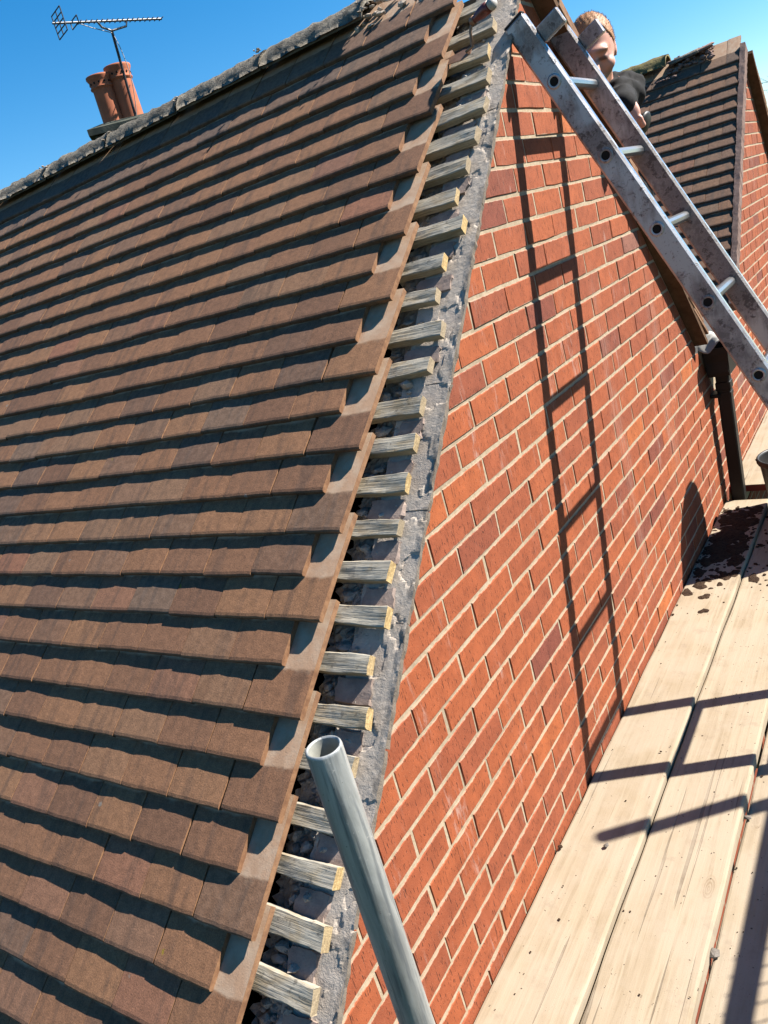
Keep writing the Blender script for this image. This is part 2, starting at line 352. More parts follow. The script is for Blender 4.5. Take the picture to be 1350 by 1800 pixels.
def mat_batten(name):
    mt, nt, p = material(name, .9, .15); P = pos(nt); o = nd(nt, 'ObjectInfo').outputs['Random']
    tc = nd(nt, 'TexCoord').outputs['Object']
    v = addv(nt, tc, nd(nt, 'CombineXYZ', {0: math_(nt, 'MULTIPLY', o, 13.), 1: math_(nt, 'MULTIPLY', o, 7.), 2: 0.}).outputs[0])
    g = noise(nt, scalev(nt, v, 9., 170., 170.), 1., 4., .65, .3); k = noise(nt, scalev(nt, v, 16., 34., 34.), 1., 3., .6, .4)
    grey = mix(nt, step(nt, g, .35, .65), (.54, .49, .40), (.80, .735, .61)); warm = mix(nt, step(nt, g, .35, .65), (.44, .34, .21), (.64, .51, .335))
    c = mix(nt, math_(nt, 'MULTIPLY', step(nt, k, .42, .68), .8), grey, warm)
    c = mix(nt, math_(nt, 'MULTIPLY', step(nt, g, .66, .70), .75), c, (.06, .05, .04))
    c = mix(nt, math_(nt, 'MULTIPLY', step(nt, noise(nt, v, 60., 4., .6), .60, .70), .55), c, (.10, .085, .07))
    N = nd(nt, 'VectorTransform', {0: nd(nt, 'NewGeometry').outputs['Normal']}, vector_type='NORMAL', convert_from='WORLD', convert_to='OBJECT').outputs[0]
    ns = nd(nt, 'SeparateXYZ', {0: N})
    down = step(nt, math_(nt, 'MULTIPLY', ns.outputs[1], -1.), .5, .8)
    c = mix(nt, math_(nt, 'MULTIPLY', down, .7), c, warm)
    ex = nd(nt, 'SeparateXYZ', {0: tc}).outputs[0]
    ring = noise(nt, scalev(nt, v, 1., 60., 260.), 1., 2., .5, 1.2)
    oc = nd(nt, 'SeparateColor', {0: nd(nt, 'ObjectInfo').outputs['Color']}).outputs[0]
    endc = mix(nt, step(nt, ring, .4, .62), (.84, .62, .31), (.58, .40, .18)); endc = mix(nt, math_(nt, 'MULTIPLY', step(nt, oc, .2, .9), .75), endc, (.42, .36, .28))
    c = mix(nt, step(nt, math_(nt, 'MULTIPLY', ns.outputs[0], 1.), .55, .75), c, endc)
    setc(nt, p, c); bump(nt, p, g, .7, .003); return mt

M = {}
M['tile'] = mat_tile('tile', False); M['tiles'] = mat_tile('tile_joined', True)
M['brick'] = mat_brick('brick', False); M['bricks'] = mat_brick('brick_joined', True)
# (pointing)
M['mortar'] = mat_mortar('pointing', (.56, .44, .30), (.72, .60, .44), 55., (.26, .20, .14), .6, .003)
M['bed'] = mat_mortar('bedding', (.78, .67, .56), (.92, .80, .68), 70., (.46, .385, .32), .8, .003)
M['slab'] = mat_mortar('undercloak', (.74, .635, .54), (.88, .77, .66), 50., (.44, .365, .31), .8, .004)
M['slabp'] = mat_mortar('undercloak_purple', (.44, .33, .28), (.62, .49, .42), 32., (.25, .18, .155), .5, .004)
M['ridge'] = mat_mortar('ridge_mossy', (.20, .18, .15), (.50, .45, .37), 30., (.085, .076, .062), 1., .012)
M['ridge_y'] = mat_mortar('ridge_lichen', (.20, .165, .09), (.37, .31, .13), 20., (.10, .09, .06), .9, .01)
M['verge'] = mat_mortar('verge_mortar', (.30, .20, .17), (.42, .30, .26), 40., (.2, .13, .11), .5, .005)
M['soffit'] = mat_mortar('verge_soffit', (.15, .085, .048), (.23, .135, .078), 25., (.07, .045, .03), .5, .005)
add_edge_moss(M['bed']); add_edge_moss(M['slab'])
M['felt'] = mat_plain('felt_void_shade', (.018, .016, .015), .95, .1)  # felt coloured near black so the roof void reads as deep shade
M['batten'] = mat_batten('batten')
M['board'] = mat_wood('scaffold_board', [(.52, .415, .285), (.62, .51, .365), (.42, .325, .21), (.64, .54, .415), (.42, .33, .245)], 1, .9, .6, .6, .55)
M['alu'] = mat_alu(); M['galv'] = mat_galv()
M['bright'] = mat_plain('bright_aluminium', (.82, .83, .84), .28, .5, .9, .05, 90., .1)
M['galv_in'] = mat_plain('tube_inside', (.55, .56, .50), .7, .3, .1)
M['dark'] = mat_plain('hole_shade', (.02, .018, .016), .8, .2)  # near-black colour that paints the shade inside holes
M['pvc'] = mat_plain('brown_plastic', (.017, .014, .013), .5, .25, 0., .1, 8., .05)
M['black'] = mat_plain('black_plastic', (.022, .020, .019), .5, .4, 0., .3, 14., .15)
M['terra'] = mat_plain('terracotta', (.68, .225, .115), .8, .2, 0., .14, 9., .2)
M['stack'] = mat_mortar('flaunching', (.085, .10, .085), (.16, .17, .14), 8., (.05, .06, .05))
M['steel'] = mat_plain('antenna_metal', (.30, .31, .33), .45, .5, .6, .2, 30., 0)
M['steel_d'] = mat_plain('antenna_dark', (.055, .06, .07), .55, .4, .3, .2, 30., 0)
M['cable'] = mat_plain('pale_cable', (.6, .6, .6), .6)
M['lead'] = mat_plain('flashing', (.60, .58, .53), .75, .3, 0., .12, 25., .3)
M['leadg'] = mat_plain('valley_lead', (.17, .17, .17), .6, .4, .2, .2, 10.)
M['red'] = mat_plain('red_paint', (.36, .025, .02), .5, .4)
M['mud'] = mat_mortar('mud', (.055, .033, .022), (.13, .08, .05), 70., (.03, .018, .012), 1., .01)
M['sand'] = mat_mortar('sand', (.32, .26, .19), (.42, .34, .25), 60.)
M['stone'] = mat_mortar('pebble', (.24, .21, .185), (.40, .36, .32), 50.)
M['rubble'] = mat_mortar('rubble', (.62, .53, .44), (.90, .79, .68), 60., (.34, .28, .23), 1., .006)
M['sack'] = mat_plain('woven_sack', (.62, .60, .55), .85)
M['skin'] = None
M['grass'] = mat_plain('grass', (.055, .075, .025), .95, .1, 0., .4, 3.)
M['bark'] = mat_plain('bark', (.16, .125, .10), .9, .1)
M['handle'] = mat_plain('trowel_handle', (.26, .035, .025), .4, .5, 0., .45, 60., .1)
M['copper'] = mat_plain('rusty_blade', (.50, .28, .18), .5, .4, .3, .2, 60.)
M['white'] = mat_plain('white_cap', (.62, .58, .53), .6)
M['cord'] = mat_plain('cord', (.10, .075, .055), .9)

# ---------------------------------------------------------------- setting
B = MB(); B.add([(-400, -400, -3.7), (400, -400, -3.7), (400, 400, -3.7), (-400, 400, -3.7)], [(0, 1, 2, 3)])
tag(B.build('ground', M['grass']), kind='structure')

# ---------------------------------------------------------------- house frames
NW = dict(kl=-.12, ya=1.465, za=1.345)          # near gable: left verge z = y + kl
near = empty('brick_house', (0, 0, -3.7), 'red brick house with brown tiled roof stripped back to battens along its verge', 'house')
far = empty('brick_house', (0, 5.4, -3.7), 'brick house behind the ladder, its verge complete, ridge partly stripped', 'house')
def part(name, parent):      # an empty-less helper: meshes are parented keeping world coordinates
    pass
def pw(o, parent):
    """parent while keeping world coordinates"""
    o.parent = parent; o.matrix_parent_inverse = parent_world(parent).inverted(); return o
def parent_world(p):
    M_ = Matrix.Translation(p.location) if p.type == 'EMPTY' else Matrix.Identity(4)
    return M_
def put(mb, name, mat, parent): return pw(mb.build(name, mat), parent)

YV = 3.43; ZV = -.13
near_poly = [(-1.75, -3.7), (YV, -3.7), (YV, ZV), (2.94, ZV), (1.465, 1.345), (-1.75, -1.87)]
far_poly = [(YV, -3.7), (7.9, -3.7), (7.9, -1.17), (5.40, 1.33), (3.94, ZV), (YV, ZV)]
B = MB().prism([(-1.75, -1.87), (-1.12, -1.24), (YV, -1.24), (YV, ZV), (2.94, ZV), (1.465, 1.345)], -.105, -.0028)
near_wall = put(B, 'gable_wall', M['mortar'], near)
B = MB().prism([(YV, -1.24), (7.9, -1.24), (7.9, -1.17), (5.40, 1.33), (3.94, ZV), (YV, ZV)], -.105, -.0028)
far_wall = put(B, 'gable_wall', M['mortar'], far)
# masonry below the platform, out of sight: brick texture
mt, nt, p = material('lower_brickwork', .9, .1); P = pos(nt)
s_ = nd(nt, 'SeparateXYZ', {0: P}); uv = nd(nt, 'CombineXYZ', {0: s_.outputs[1], 1: s_.outputs[2], 2: 0.}).outputs[0]
bt = nd(nt, 'TexBrick', {'Vector': uv, 'Color1': (.42, .11, .055, 1), 'Color2': (.33, .09, .055, 1), 'Mortar': (.5, .4, .28, 1), 'Scale': 1., 'Mortar Size': .005, 'Brick Width': .225, 'Row Height': .075})
setc(nt, p, bt.outputs[0]); M['lower'] = mt
put(MB().prism([(-1.75, -3.7), (YV, -3.7), (YV, -1.245), (-1.12, -1.245), (-1.75, -1.875)], -.1, -.001), 'lower_wall', M['lower'], near)
put(MB().prism([(YV, -3.7), (7.9, -3.7), (7.9, -1.245), (YV, -1.245)], -.1, -.001), 'lower_wall', M['lower'], far)

# bricks -----------------------------------------------------------
def clip(poly, a, b, c):      # keep a*y+b*z <= c
    out = []
    for i in range(len(poly)):
        p0, p1 = poly[i], poly[(i+1) % len(poly)]
        d0, d1 = a*p0[0]+b*p0[1]-c, a*p1[0]+b*p1[1]-c
        if d0 <= 0: out.append(p0)
        if (d0 < 0 < d1) or (d1 < 0 < d0):
            t = d0/(d0-d1); out.append((p0[0]+(p1[0]-p0[0])*t, p0[1]+(p1[1]-p0[1])*t))
    return out
def brick_geo(poly, jit=.0009, bev=.0028):
    """polygon (y,z) around its own centre -> closed brick, face at x=0"""
    pts = []
    n = len(poly)
    for i in range(n):
        a, b = poly[i], poly[(i+1) % n]; L = math.hypot(b[0]-a[0], b[1]-a[1]); k = max(1, int(L/.06))
        for j in range(k): pts.append((a[0]+(b[0]-a[0])*j/k, a[1]+(b[1]-a[1])*j/k))
    n = len(pts); cy = sum(q[0] for q in pts)/n; cz = sum(q[1] for q in pts)/n
    ring0, ring1 = [], []
    hy = max(abs(q[0]-cy) for q in pts); hz = max(abs(q[1]-cz) for q in pts)
    for y, z in pts:
        jy, jz = random.uniform(-jit, jit), random.uniform(-jit, jit); b_ = bev*random.uniform(.6, 1.3)
        fy = max(0., 1-b_/max(hy, .004)); fz = max(0., 1-b_/max(hz, .004))
        ring0.append((0., cy+(y-cy)*fy+jy, cz+(z-cz)*fz+jz)); ring1.append((-bev, y+jy, z+jz))
    back = [(-.055, y, z) for _, y, z in ring1]
    V = ring0+ring1+back; F = [tuple(range(n))]
    for i in range(n):
        j = (i+1) % n; F += [(n+i, n+j, j, i), (2*n+i, 2*n+j, n+j, n+i)]
    return V, F
full = [(-.1083, -.0332), (.1083, -.0332), (.1083, .0332), (-.1083, .0332)]
brick_var = []
for k in range(8):
    wv = random.uniform(-.0012, .0012); hv = random.uniform(-.0012, .0008)
    V, F = brick_geo([(y+math.copysign(wv, y), z+math.copysign(hv, z)) for y, z in full], .0012)
    brick_var.append(new_mesh('brick', V, F, M['brick']))
def brick_color():
    r = random.random(); r = .34+.42*r if random.random() < .86 else random.random()
    return r, random.random(), (.8 if random.random() < .012 else 0.)
def gather(poly_fn, y0, y1, r0, r1):
    out = []
    for r in range(r0, r1):
        i0 = int(math.floor(y0/.1125))-2
        for i in range(i0, int(y1/.1125)+3):
            if (r+i) % 2 == 0: continue
            cy = (i+1)*.1125; cz = -.075*(r+.5)
            P_ = [(cy+a+0, cz+b) for a, b in full]; q = poly_fn(P_)
            if len(q) < 3: continue
            ar = .5*abs(sum(q[k][0]*q[(k+1) % len(q)][1]-q[(k+1) % len(q)][0]*q[k][1] for k in range(len(q))))
            if ar < .0004: continue
            out.append((cy, cz, q, ar > .01425))
    return out
def clip_near(P_):
    q = clip(P_, -1, 1, -.12-.004)                # z <= y-.12
    if q: q = clip(q, 1, 1, 2.81-.008)
    if q: q = clip(q, 1, 0, YV-.003)
    if q and min(a[0] for a in q) > 2.6: q = clip(q, 0, 1, ZV-.004) if min(a[0] for a in q) > 2.94 else q
    return q
def clip_far(P_):
    q = clip(P_, -1, 1, -4.07-.006)
    if not q or max(a[0] for a in P_) < 3.95: q = clip(P_, 0, 1, ZV-.004)
    if q: q = clip(q, 1, 1, 6.73-.008)
    if q: q = clip(q, -1, 0, -YV-.003)
    return q
def vis_size(P, area):
    px = pix(P)
    if px is None: return 0
    x, y, dpt = px
    if x < -30 or x > 1380 or y < -30 or y > 1830: return 0
    v = CP-np.array(P); v /= np.linalg.norm(v)
    return area*max(.02, abs(v[0]))/dpt**2
def build_bricks(lst, wall):
    sc = sorted(range(len(lst)), key=lambda k: -vis_size((0, lst[k][0], lst[k][1]), .0139 if lst[k][3] else .006))
    solo = set(sc[:300]); JV, JF, JC = [], [], []
    for k, (cy, cz, q, isfull) in enumerate(lst):
        c = brick_color(); dx = random.uniform(-.0018, .0012)
        if k in solo:
            if isfull: me = random.choice(brick_var)
            else:
                V, F = brick_geo([(y-cy, z-cz) for y, z in q]); me = new_mesh('brick', V, F, M['brick'])
            o = link('brick', me, wall, None, (c[0], c[1], c[2], 1))
            o.matrix_parent_inverse = Matrix.Identity(4)
            o.location = (dx, cy+random.uniform(-.002, .002), cz+random.uniform(-.0008, .0008)); o.rotation_euler = (random.uniform(-.004, .004), random.uniform(-.006, .006), random.uniform(-.004, .004))
        else:
            V, F = brick_geo(q); n = len(JV); JV += [(x+dx, y, z) for x, y, z in V]; JF += [tuple(i+n for i in f) for f in F]; JC += [(c[0], c[1], c[2], 1)]*len(V)
    if JV:
        o = link('bricks', new_mesh('bricks', JV, JF, M['bricks'], False, {'rc': ('FLOAT_COLOR', JC)}), wall); tag(o, kind='stuff')
        o.matrix_parent_inverse = Matrix.Identity(4)
# walls sit at world coordinates, so children of a wall use world coordinates too
for wl in (near_wall, far_wall): pass
build_bricks(gather(clip_near, -1.4, YV, -19, 16), near_wall)
build_bricks(gather(clip_far, YV, 7.6, -19, 16), far_wall)

# ---------------------------------------------------------------- roofs
S2 = math.sqrt(.5)
class Slope:
    """roof plane: origin on the wall line, s up the slope, n normal, x across"""
    def __init__(s, y0, z0, sg): s.o = Vector((0, y0, z0)); s.u = Vector((0, sg*S2, S2)); s.n = Vector((0, -sg*S2, S2)); s.sg = sg
    def at(s, x, a, n): return Vector((x, 0, 0))+s.o+s.u*a+s.n*n
    def mat(s, x, a, n, tilt=0., rz=0., rx=0.):
        R = Matrix.Rotation(tilt, 3, 'X')
        X = Vector((1, 0, 0)); U = s.u; Nn = s.n
        if s.sg < 0: X = -X
        Bm = Matrix((X, U, Nn)).transposed()
        Rl = Matrix.Rotation(rz, 3, 'Z') @ Matrix.Rotation(rx, 3, 'Y') @ R
        m4 = (Bm @ Rl).to_4x4(); m4.translation = s.at(x, a, n); return m4
NL = Slope(0, -.12, 1); NR = Slope(0, 2.81, -1); FL = Slope(0, -4.07, 1); FR = Slope(0, 6.73, -1)
# along NL: s = sqrt2 * y ; along NR: s measured up the slope from y=0 mirrored -> s = -sqrt2 * y
TW, TL, TT, G = .163, .270, .0154, .10375
TILT = -math.atan(.0152/G)
def tile_geo(seed, wdt=TW):
    rn = random.Random(seed); nx = 7; ys = [0, .003, .010, .06, .14, TL]; V, F, L = [], [], []
    cam_ = rn.uniform(.0001, .0005); wob = [rn.uniform(-.0008, .0008) for _ in range(nx)]; warp = rn.uniform(-.001, .001)
    for lay in (0, 1):
        for j, y in enumerate(ys):
            for i in range(nx):
                t = -1+2*i/(nx-1); x = t*wdt/2
                z = cam_*(1-t*t)+warp*t*(1-y/TL)
                if lay == 0:
                    if j == 0: z -= .0045
                    if j == 1: z -= .0013
                    if i in (0, nx-1): z -= .0006
                    yy = y+(wob[i] if j < 3 else 0)
                else: z -= TT; yy = y+(wob[i] if j < 3 else 0)+(.0015 if j == 0 else 0)
                V.append((x, yy, z)); L.append((x/wdt*TW, y, z))
    m_ = nx*len(ys)
    def id_(l, j, i): return l*m_+j*nx+i
    for j in range(len(ys)-1):
        for i in range(nx-1):
            F.append((id_(0,j,i), id_(0,j,i+1), id_(0,j+1,i+1), id_(0,j+1,i)))
    F.append(tuple(id_(1,0,i) for i in range(nx))[::-1]+()) if False else None
    F.append((id_(1,0,0), id_(1,len(ys)-1,0), id_(1,len(ys)-1,nx-1), id_(1,0,nx-1)))
    for i in range(nx-1):
        F.append((id_(1,0,i), id_(1,0,i+1), id_(0,0,i+1), id_(0,0,i)))
        F.append((id_(0,len(ys)-1,i), id_(0,len(ys)-1,i+1), id_(1,len(ys)-1,i+1), id_(1,len(ys)-1,i)))
    for j in range(len(ys)-1):
        F.append((id_(0,j,0), id_(0,j+1,0), id_(1,j+1,0), id_(1,j,0)))
        F.append((id_(0,j,nx-1), id_(1,j,nx-1), id_(1,j+1,nx-1), id_(0,j+1,nx-1)))
    return V, F, L
tile_src = [tile_geo(k) for k in range(10)]
tile_var = [new_mesh('tile', V, F, M['tile'], False, {'loc': ('FLOAT_VECTOR', L)}) for V, F, L in tile_src]
half_src = [tile_geo(50+k, TW*.5) for k in range(3)]
half_var = [new_mesh('tile', V, F, M['tile'], False, {'loc': ('FLOAT_VECTOR', L)}) for V, F, L in half_src]
def build_tiles(lst, roof, limit=300):
    """lst of (matrix, world point, colour, half)"""
    sc = []
    for k, (mw, P, c, hf, vis) in enumerate(lst):
        px = pix(P)
        a = 0 if px is None or not vis or not (-60 < px[0] < 1410 and -60 < px[1] < 1860) else 1/px[2]**2
        sc.append((-a, k))
    sc.sort(); solo = set(k for a, k in sc[:limit] if a < 0); JV, JF, JC, JL = [], [], [], []
    for k, (mw, P, c, hf, vis) in enumerate(lst):
        q = random.randrange(3 if hf else 10)
        if k in solo:
            o = link('tile', (half_var if hf else tile_var)[q], roof, None, (*c, 1)); o.matrix_parent_inverse = Matrix.Identity(4); o.matrix_local = mw
        else:
            V, F, L = (half_src if hf else tile_src)[q]; n = len(JV)
            JV += [tuple(mw @ Vector(v)) for v in V]; JF += [tuple(i+n for i in f) for f in F]; JC += [(*c, 1)]*len(V); JL += L
    if JV:
        o = link('tiles', new_mesh('tiles', JV, JF, M['tiles'], False, {'rc': ('FLOAT_COLOR', JC), 'loc': ('FLOAT_VECTOR', JL)}), roof); tag(o, kind='stuff')
        o.matrix_parent_inverse = Matrix.Identity(4)
PITCH = .1655
def slope_tiles(SL, s0, nrow, xr_long, xr_short, xl, grey_top=1, nt_=.10, greyall=0., verge_half=False, right=True, vis=True):
    out = []
    rowj = 0
    for k in range(nrow):
        s = s0+k*G; par = k % 2
        xr = xr_long if par == 0 else xr_short
        j = 0; dn = random.uniform(-.001, .001); ds = random.uniform(-.002, .002)
        while True:
            hf = verge_half and par == 1 and j == 0
            wdt = PITCH*(.5 if hf else 1)
            xc = xr-wdt/2
            if xc-wdt/2 < xl: break
            tl = TILT+random.uniform(-.006, .006); ej = random.uniform(-.004, .005) if j == 0 and not verge_half else 0.
            mw = SL.mat(xc+ej+random.uniform(-.0006, .0006), s+ds+random.uniform(-.0026, .0026), nt_+dn+random.uniform(-.0005, .0006), tl, random.uniform(-.005, .005)+(random.uniform(-.022, .012) if j == 0 and not verge_half else 0), random.uniform(-.003, .003))
            g_ = 0.
            if k >= nrow-grey_top-1: g_ = random.uniform(.3, .8)
            elif random.random() < .15: g_ = random.uniform(.15, .5)
            g_ = max(g_, greyall*random.uniform(.5, 1.2))
            out.append((mw, tuple(SL.at(xc, s+.06, nt_)), (random.random(), random.random(), min(1, g_)), hf, vis))
            xr -= wdt; j += 1
    return out
# ---- near roof: sheathing (felt, blackened to paint in the shade of the roof void) is the roof part that carries the tiles
B = MB()
def sheet(SL, x0, x1, s0, s1, n0, n1):
    P_ = [SL.at(x, s, n) for n in (n0, n1) for x, s in ((x0, s0), (x1, s0), (x1, s1), (x0, s1))]
    B.add(P_, [(0, 3, 2, 1), (4, 5, 6, 7), (0, 1, 5, 4), (1, 2, 6, 5), (2, 3, 7, 6), (3, 0, 4, 7)])
sheet(NL, -5.2, -.106, -2.4, 2.07, -.17, -.14); sheet(NR, -5.2, -.106, -4.15, -2.08, -.05, .02)
near_roof = put(B, 'roof', M['felt'], near)
K0 = -.555-8*G                                   # first long course
tl = slope_tiles(NL, K0, 25+8, -.156+.0008, -.2335, -5.0, 1)
tl = [t for t in tl if t[1][1] < 1.38]
build_tiles(tl, near_roof, 300)
# far-side slope of the near house
tr = slope_tiles(NR, -2.94*1.41421+.02, 18, .062, .062, -.62, 0, .075, 0., True, vis=True)
nr_list = []
for (mw, P, c, hf, vis) in tr: nr_list.append((mw, P, c, hf, vis))
# these show only along the verge; build them as one joined part so the 300 single tiles stay on the visible slope
JV, JF, JC, JL = [], [], [], []
for (mw, P, c, hf, vis) in nr_list:
    V, F, L = (half_src if hf else tile_src)[random.randrange(3)]; n = len(JV)
    JV += [tuple(mw @ Vector(v)) for v in V]; JF += [tuple(i+n for i in f) for f in F]; JC += [(*c, 1)]*len(V); JL += L
o = link('rear_tiles', new_mesh('rear_tiles', JV, JF, M['tiles'], False, {'rc': ('FLOAT_COLOR', JC), 'loc': ('FLOAT_VECTOR', JL)}), near_roof); tag(o, kind='stuff')
B = MB(); sheet(NR, -.1, .058, -2.93*1.41421, -2.08, .004, .026); put(B, 'verge_soffit', M['soffit'], near)

# battens
for k in range(27):
    s = -.345-4*G+k*G
    if s > 2.0: break
    xe = random.choice([-.012, -.02, -.028, -.03, -.038, -.006, -.015, -.045])-.010; thick = random.uniform(.021, .026); wd = random.uniform(.039, .047)
    nseg = 26; V = []; F = []; ph = [random.uniform(0, 6.28) for _ in range(6)]; cut = random.uniform(-.10, .10); cut2 = random.uniform(-.12, .12)
    prof = [(-1, -.86), (-.9, -1), (.9, -1), (1, -.86), (1, .82), (.9, 1), (.3, 1.03), (-.35, .98), (-.9, 1), (-1, .82)]
    for i_ in range(nseg+1):
        x = -.75+.75*(i_/nseg)**.6
        for a, b in prof:
            dy = .0011*math.sin(31*x+ph[0]+a)+.0007*math.sin(77*x+ph[1]+2*b)+random.uniform(-.0006, .0006); dz = .0010*math.sin(27*x+ph[2]+2*a)+random.uniform(-.0006, .0006)
            xx = x+((cut*a*wd/2+cut2*b*thick/2+random.uniform(-.0015, .0012)) if i_ == nseg else 0)
            V.append((xx, a*wd/2+dy, b*thick/2+dz))
    n_ = len(prof)
    F = [(i_*n_+k_, (i_+1)*n_+k_, (i_+1)*n_+(k_+1) % n_, i_*n_+(k_+1) % n_) for i_ in range(nseg) for k_ in range(n_)]
    F = [f[::-1] for f in F]+[tuple(range(n_))[::-1], tuple(nseg*n_+k_ for k_ in range(n_))]
    o = link('batten', new_mesh('batten', V, F, M['batten']), near_roof); o.matrix_parent_inverse = Matrix.Identity(4)
    o.color = (random.random(), random.random(), 0, 1)
    o.matrix_local = NL.mat(xe, s+.025+random.uniform(-.005, .005), .0315+random.uniform(-.001, .001), 0., random.uniform(-.022, .022), random.uniform(-.008, .008))
# undercloak slabs along the verge (seen as the grey strip)
s = -1.75
def rough_sheet(SL, x0, x1, s0, s1, ntop, amp, nx, ns, thick=.012, edge=.006, seed=0, prof=None):
    rn = np.random.RandomState(seed); V, F = [], []
    fx = rn.uniform(0, 6.28, 8); kx = rn.uniform(15, 90, 8); ks = rn.uniform(15, 90, 8)
    for lay in (0, 1):
        for j in range(ns+1):
            for i in range(nx+1):
                x = x0+(x1-x0)*i/nx; a = s0+(s1-s0)*j/ns
                if i in (0, nx): x += rn.uniform(-edge, edge)
                if j in (0, ns): a += rn.uniform(-edge, edge)*.4
                hgt = sum(math.sin(kx[q]*x*1.+ks[q]*a+fx[q]) for q in range(8))/8*amp+rn.uniform(-amp, amp)*.35
                if prof: hgt += prof(i/nx)
                V.append(tuple(SL.at(x, a, ntop+hgt if lay == 0 else ntop-thick)))
    m_ = (nx+1)*(ns+1)
    g = lambda l, j, i: l*m_+j*(nx+1)+i
    for j in range(ns):
        for i in range(nx): F += [(g(0,j,i), g(0,j,i+1), g(0,j+1,i+1), g(0,j+1,i)), (g(1,j,i), g(1,j+1,i), g(1,j+1,i+1), g(1,j,i+1))]
    for i in range(nx): F += [(g(1,0,i), g(1,0,i+1), g(0,0,i+1), g(0,0,i)), (g(0,ns,i), g(0,ns,i+1), g(1,ns,i+1), g(1,ns,i))]
    for j in range(ns): F += [(g(0,j,0), g(0,j+1,0), g(1,j+1,0), g(1,j,0)), (g(1,j,nx), g(1,j+1,nx), g(0,j+1,nx), g(0,j,nx))]
    return V, F
q = 0
while s < 2.05:
    L_ = random.choice([.26, .33, .33, .39, .2]); e = min(s+L_, 2.06)
    V, F = rough_sheet(NL, -.108, .012, s+.002, e-.002, .012, .0012, 6, 14, .0125, .0028, q)
    o = link('undercloak_slab', new_mesh('undercloak_slab', V, F, M['slab'], False), near_roof); o.matrix_parent_inverse = Matrix.Identity(4)
    s = e; q += 1
# crust of bedding mortar left on the slabs
def vnoise(x, y, seed):
    xi, yi = np.floor(x).astype(int), np.floor(y).astype(int); fx, fy = x-xi, y-yi; fx = fx*fx*(3-2*fx); fy = fy*fy*(3-2*fy)
    h = lambda a, b: np.modf(np.abs(np.sin(a*127.1+b*311.7+seed*74.7)*43758.5453))[0]
    return (h(xi, yi)*(1-fx)+h(xi+1, yi)*fx)*(1-fy)+(h(xi, yi+1)*(1-fx)+h(xi+1, yi+1)*fx)*fy
def fbm(x, y, seed, o=4): return sum(vnoise(x*2**k, y*2**k, seed+k)/2**(k+1) for k in range(o))/(1-2**-o)
nx_, ns_ = 24, 760
gx, gs = np.meshgrid(np.linspace(-.122, .0135, nx_), np.linspace(-1.74, 2.04, ns_))
big = fbm(gx*22, gs*14, 3); fine = fbm(gx*130, gs*130, 9, 3); edge_ = np.clip((gx+.004)/.016, 0, 1)*fbm(gx*60, gs*45, 21)
sm_ = np.clip((big-.40)/.10, 0, 1); sm_ = sm_*sm_*(3-2*sm_)
hgt = sm_*(.0015+(big-.45)*.003+(fine-.45)*.0009)-.004*(1-sm_)+edge_*.0045*np.clip((fbm(gx*8, gs*9, 31)-.45)/.1, 0, 1)
jx = (fbm(gx*3+9, gs*35, 41)-.5)*.006*(np.arange(nx_) == nx_-1)
V = [tuple(NL.at(a+c, b, .0125+h)) for a, b, h, c in zip(gx.ravel(), gs.ravel(), hgt.ravel(), jx.ravel())]
F = [(j*nx_+i, j*nx_+i+1, (j+1)*nx_+i+1, (j+1)*nx_+i) for j in range(ns_-1) for i in range(nx_-1)]
o = link('bedding_mortar', new_mesh('bedding_mortar', V, F, M['bed'], False), near_roof); tag(o, kind='stuff'); o.matrix_parent_inverse = Matrix.Identity(4)
# purple slab pieces between the battens
for k in range(25):
    s = -.345-4*G+k*G+.052
    if s > 1.95 or random.random() < .18: continue
    x1 = random.uniform(-.055, -.03); x0 = x1-random.uniform(.06, .10)
    V, F = rough_sheet(NL, x0, x1, s-.004, s+random.uniform(.042, .05), .020, .0012, 4, 4, .008, .007, 300+k)
    o = link('undercloak_piece', new_mesh('undercloak_piece', V, F, M['slabp'], False), near_roof); o.matrix_parent_inverse = Matrix.Identity(4)
# rubble lumps
def rock(c, r, rn, flat=.8):
    t = (1+5**.5)/2
    iv = [(-1,t,0),(1,t,0),(-1,-t,0),(1,-t,0),(0,-1,t),(0,1,t),(0,-1,-t),(0,1,-t),(t,0,-1),(t,0,1),(-t,0,-1),(-t,0,1)]
    f = [(0,11,5),(0,5,1),(0,1,7),(0,7,10),(0,10,11),(1,5,9),(5,11,4),(11,10,2),(10,7,6),(7,1,8),(3,9,4),(3,4,2),(3,2,6),(3,6,8),(3,8,9),(4,9,5),(2,4,11),(6,2,10),(8,6,7),(9,8,1)]
    sx, sy, sz = rn.uniform(.7, 1.3), rn.uniform(.7, 1.3), rn.uniform(.5, 1.)*flat; R_ = Matrix.Rotation(rn.uniform(0, 6), 3, Vector((rn.random(), rn.random(), rn.random()+.1)))
    V = []
    for v in iv:
        d = Vector(v).normalized()*r*rn.uniform(.68, 1.15); d = R_ @ d; V.append((c[0]+d.x*sx, c[1]+d.y*sy, c[2]+d.z*sz))
    return V, f
rn = random.Random(5); B = MB()
for k in range(27):
    s = -.345-4*G+k*G+.05
    if s > 2.0: break
    for _ in range(rn.choice([8, 12, 16, 22, 30])):
        a = s+rn.uniform(.0, .052); x = rn.gauss(-.135, .026); r_ = abs(rn.gauss(.004, .0055))+.002
        if x < -.195: continue
        B.add(*rock(NL.at(x, a, (.013 if x > -.11 else -.004)+r_*.35), r_, rn))
    for _ in range(rn.choice([1, 2, 3])): B.add(*rock(NL.at(rn.uniform(-.185, -.105), s+rn.uniform(.010, .042), .006), rn.uniform(.010, .022), rn))
tag(put(B, 'mortar_rubble', M['rubble'], near), kind='stuff')
V, F = rough_sheet(NL, -.20, -.100, -1.8, 2.05, -.004, .016, 12, 420, .10, .018, 66)
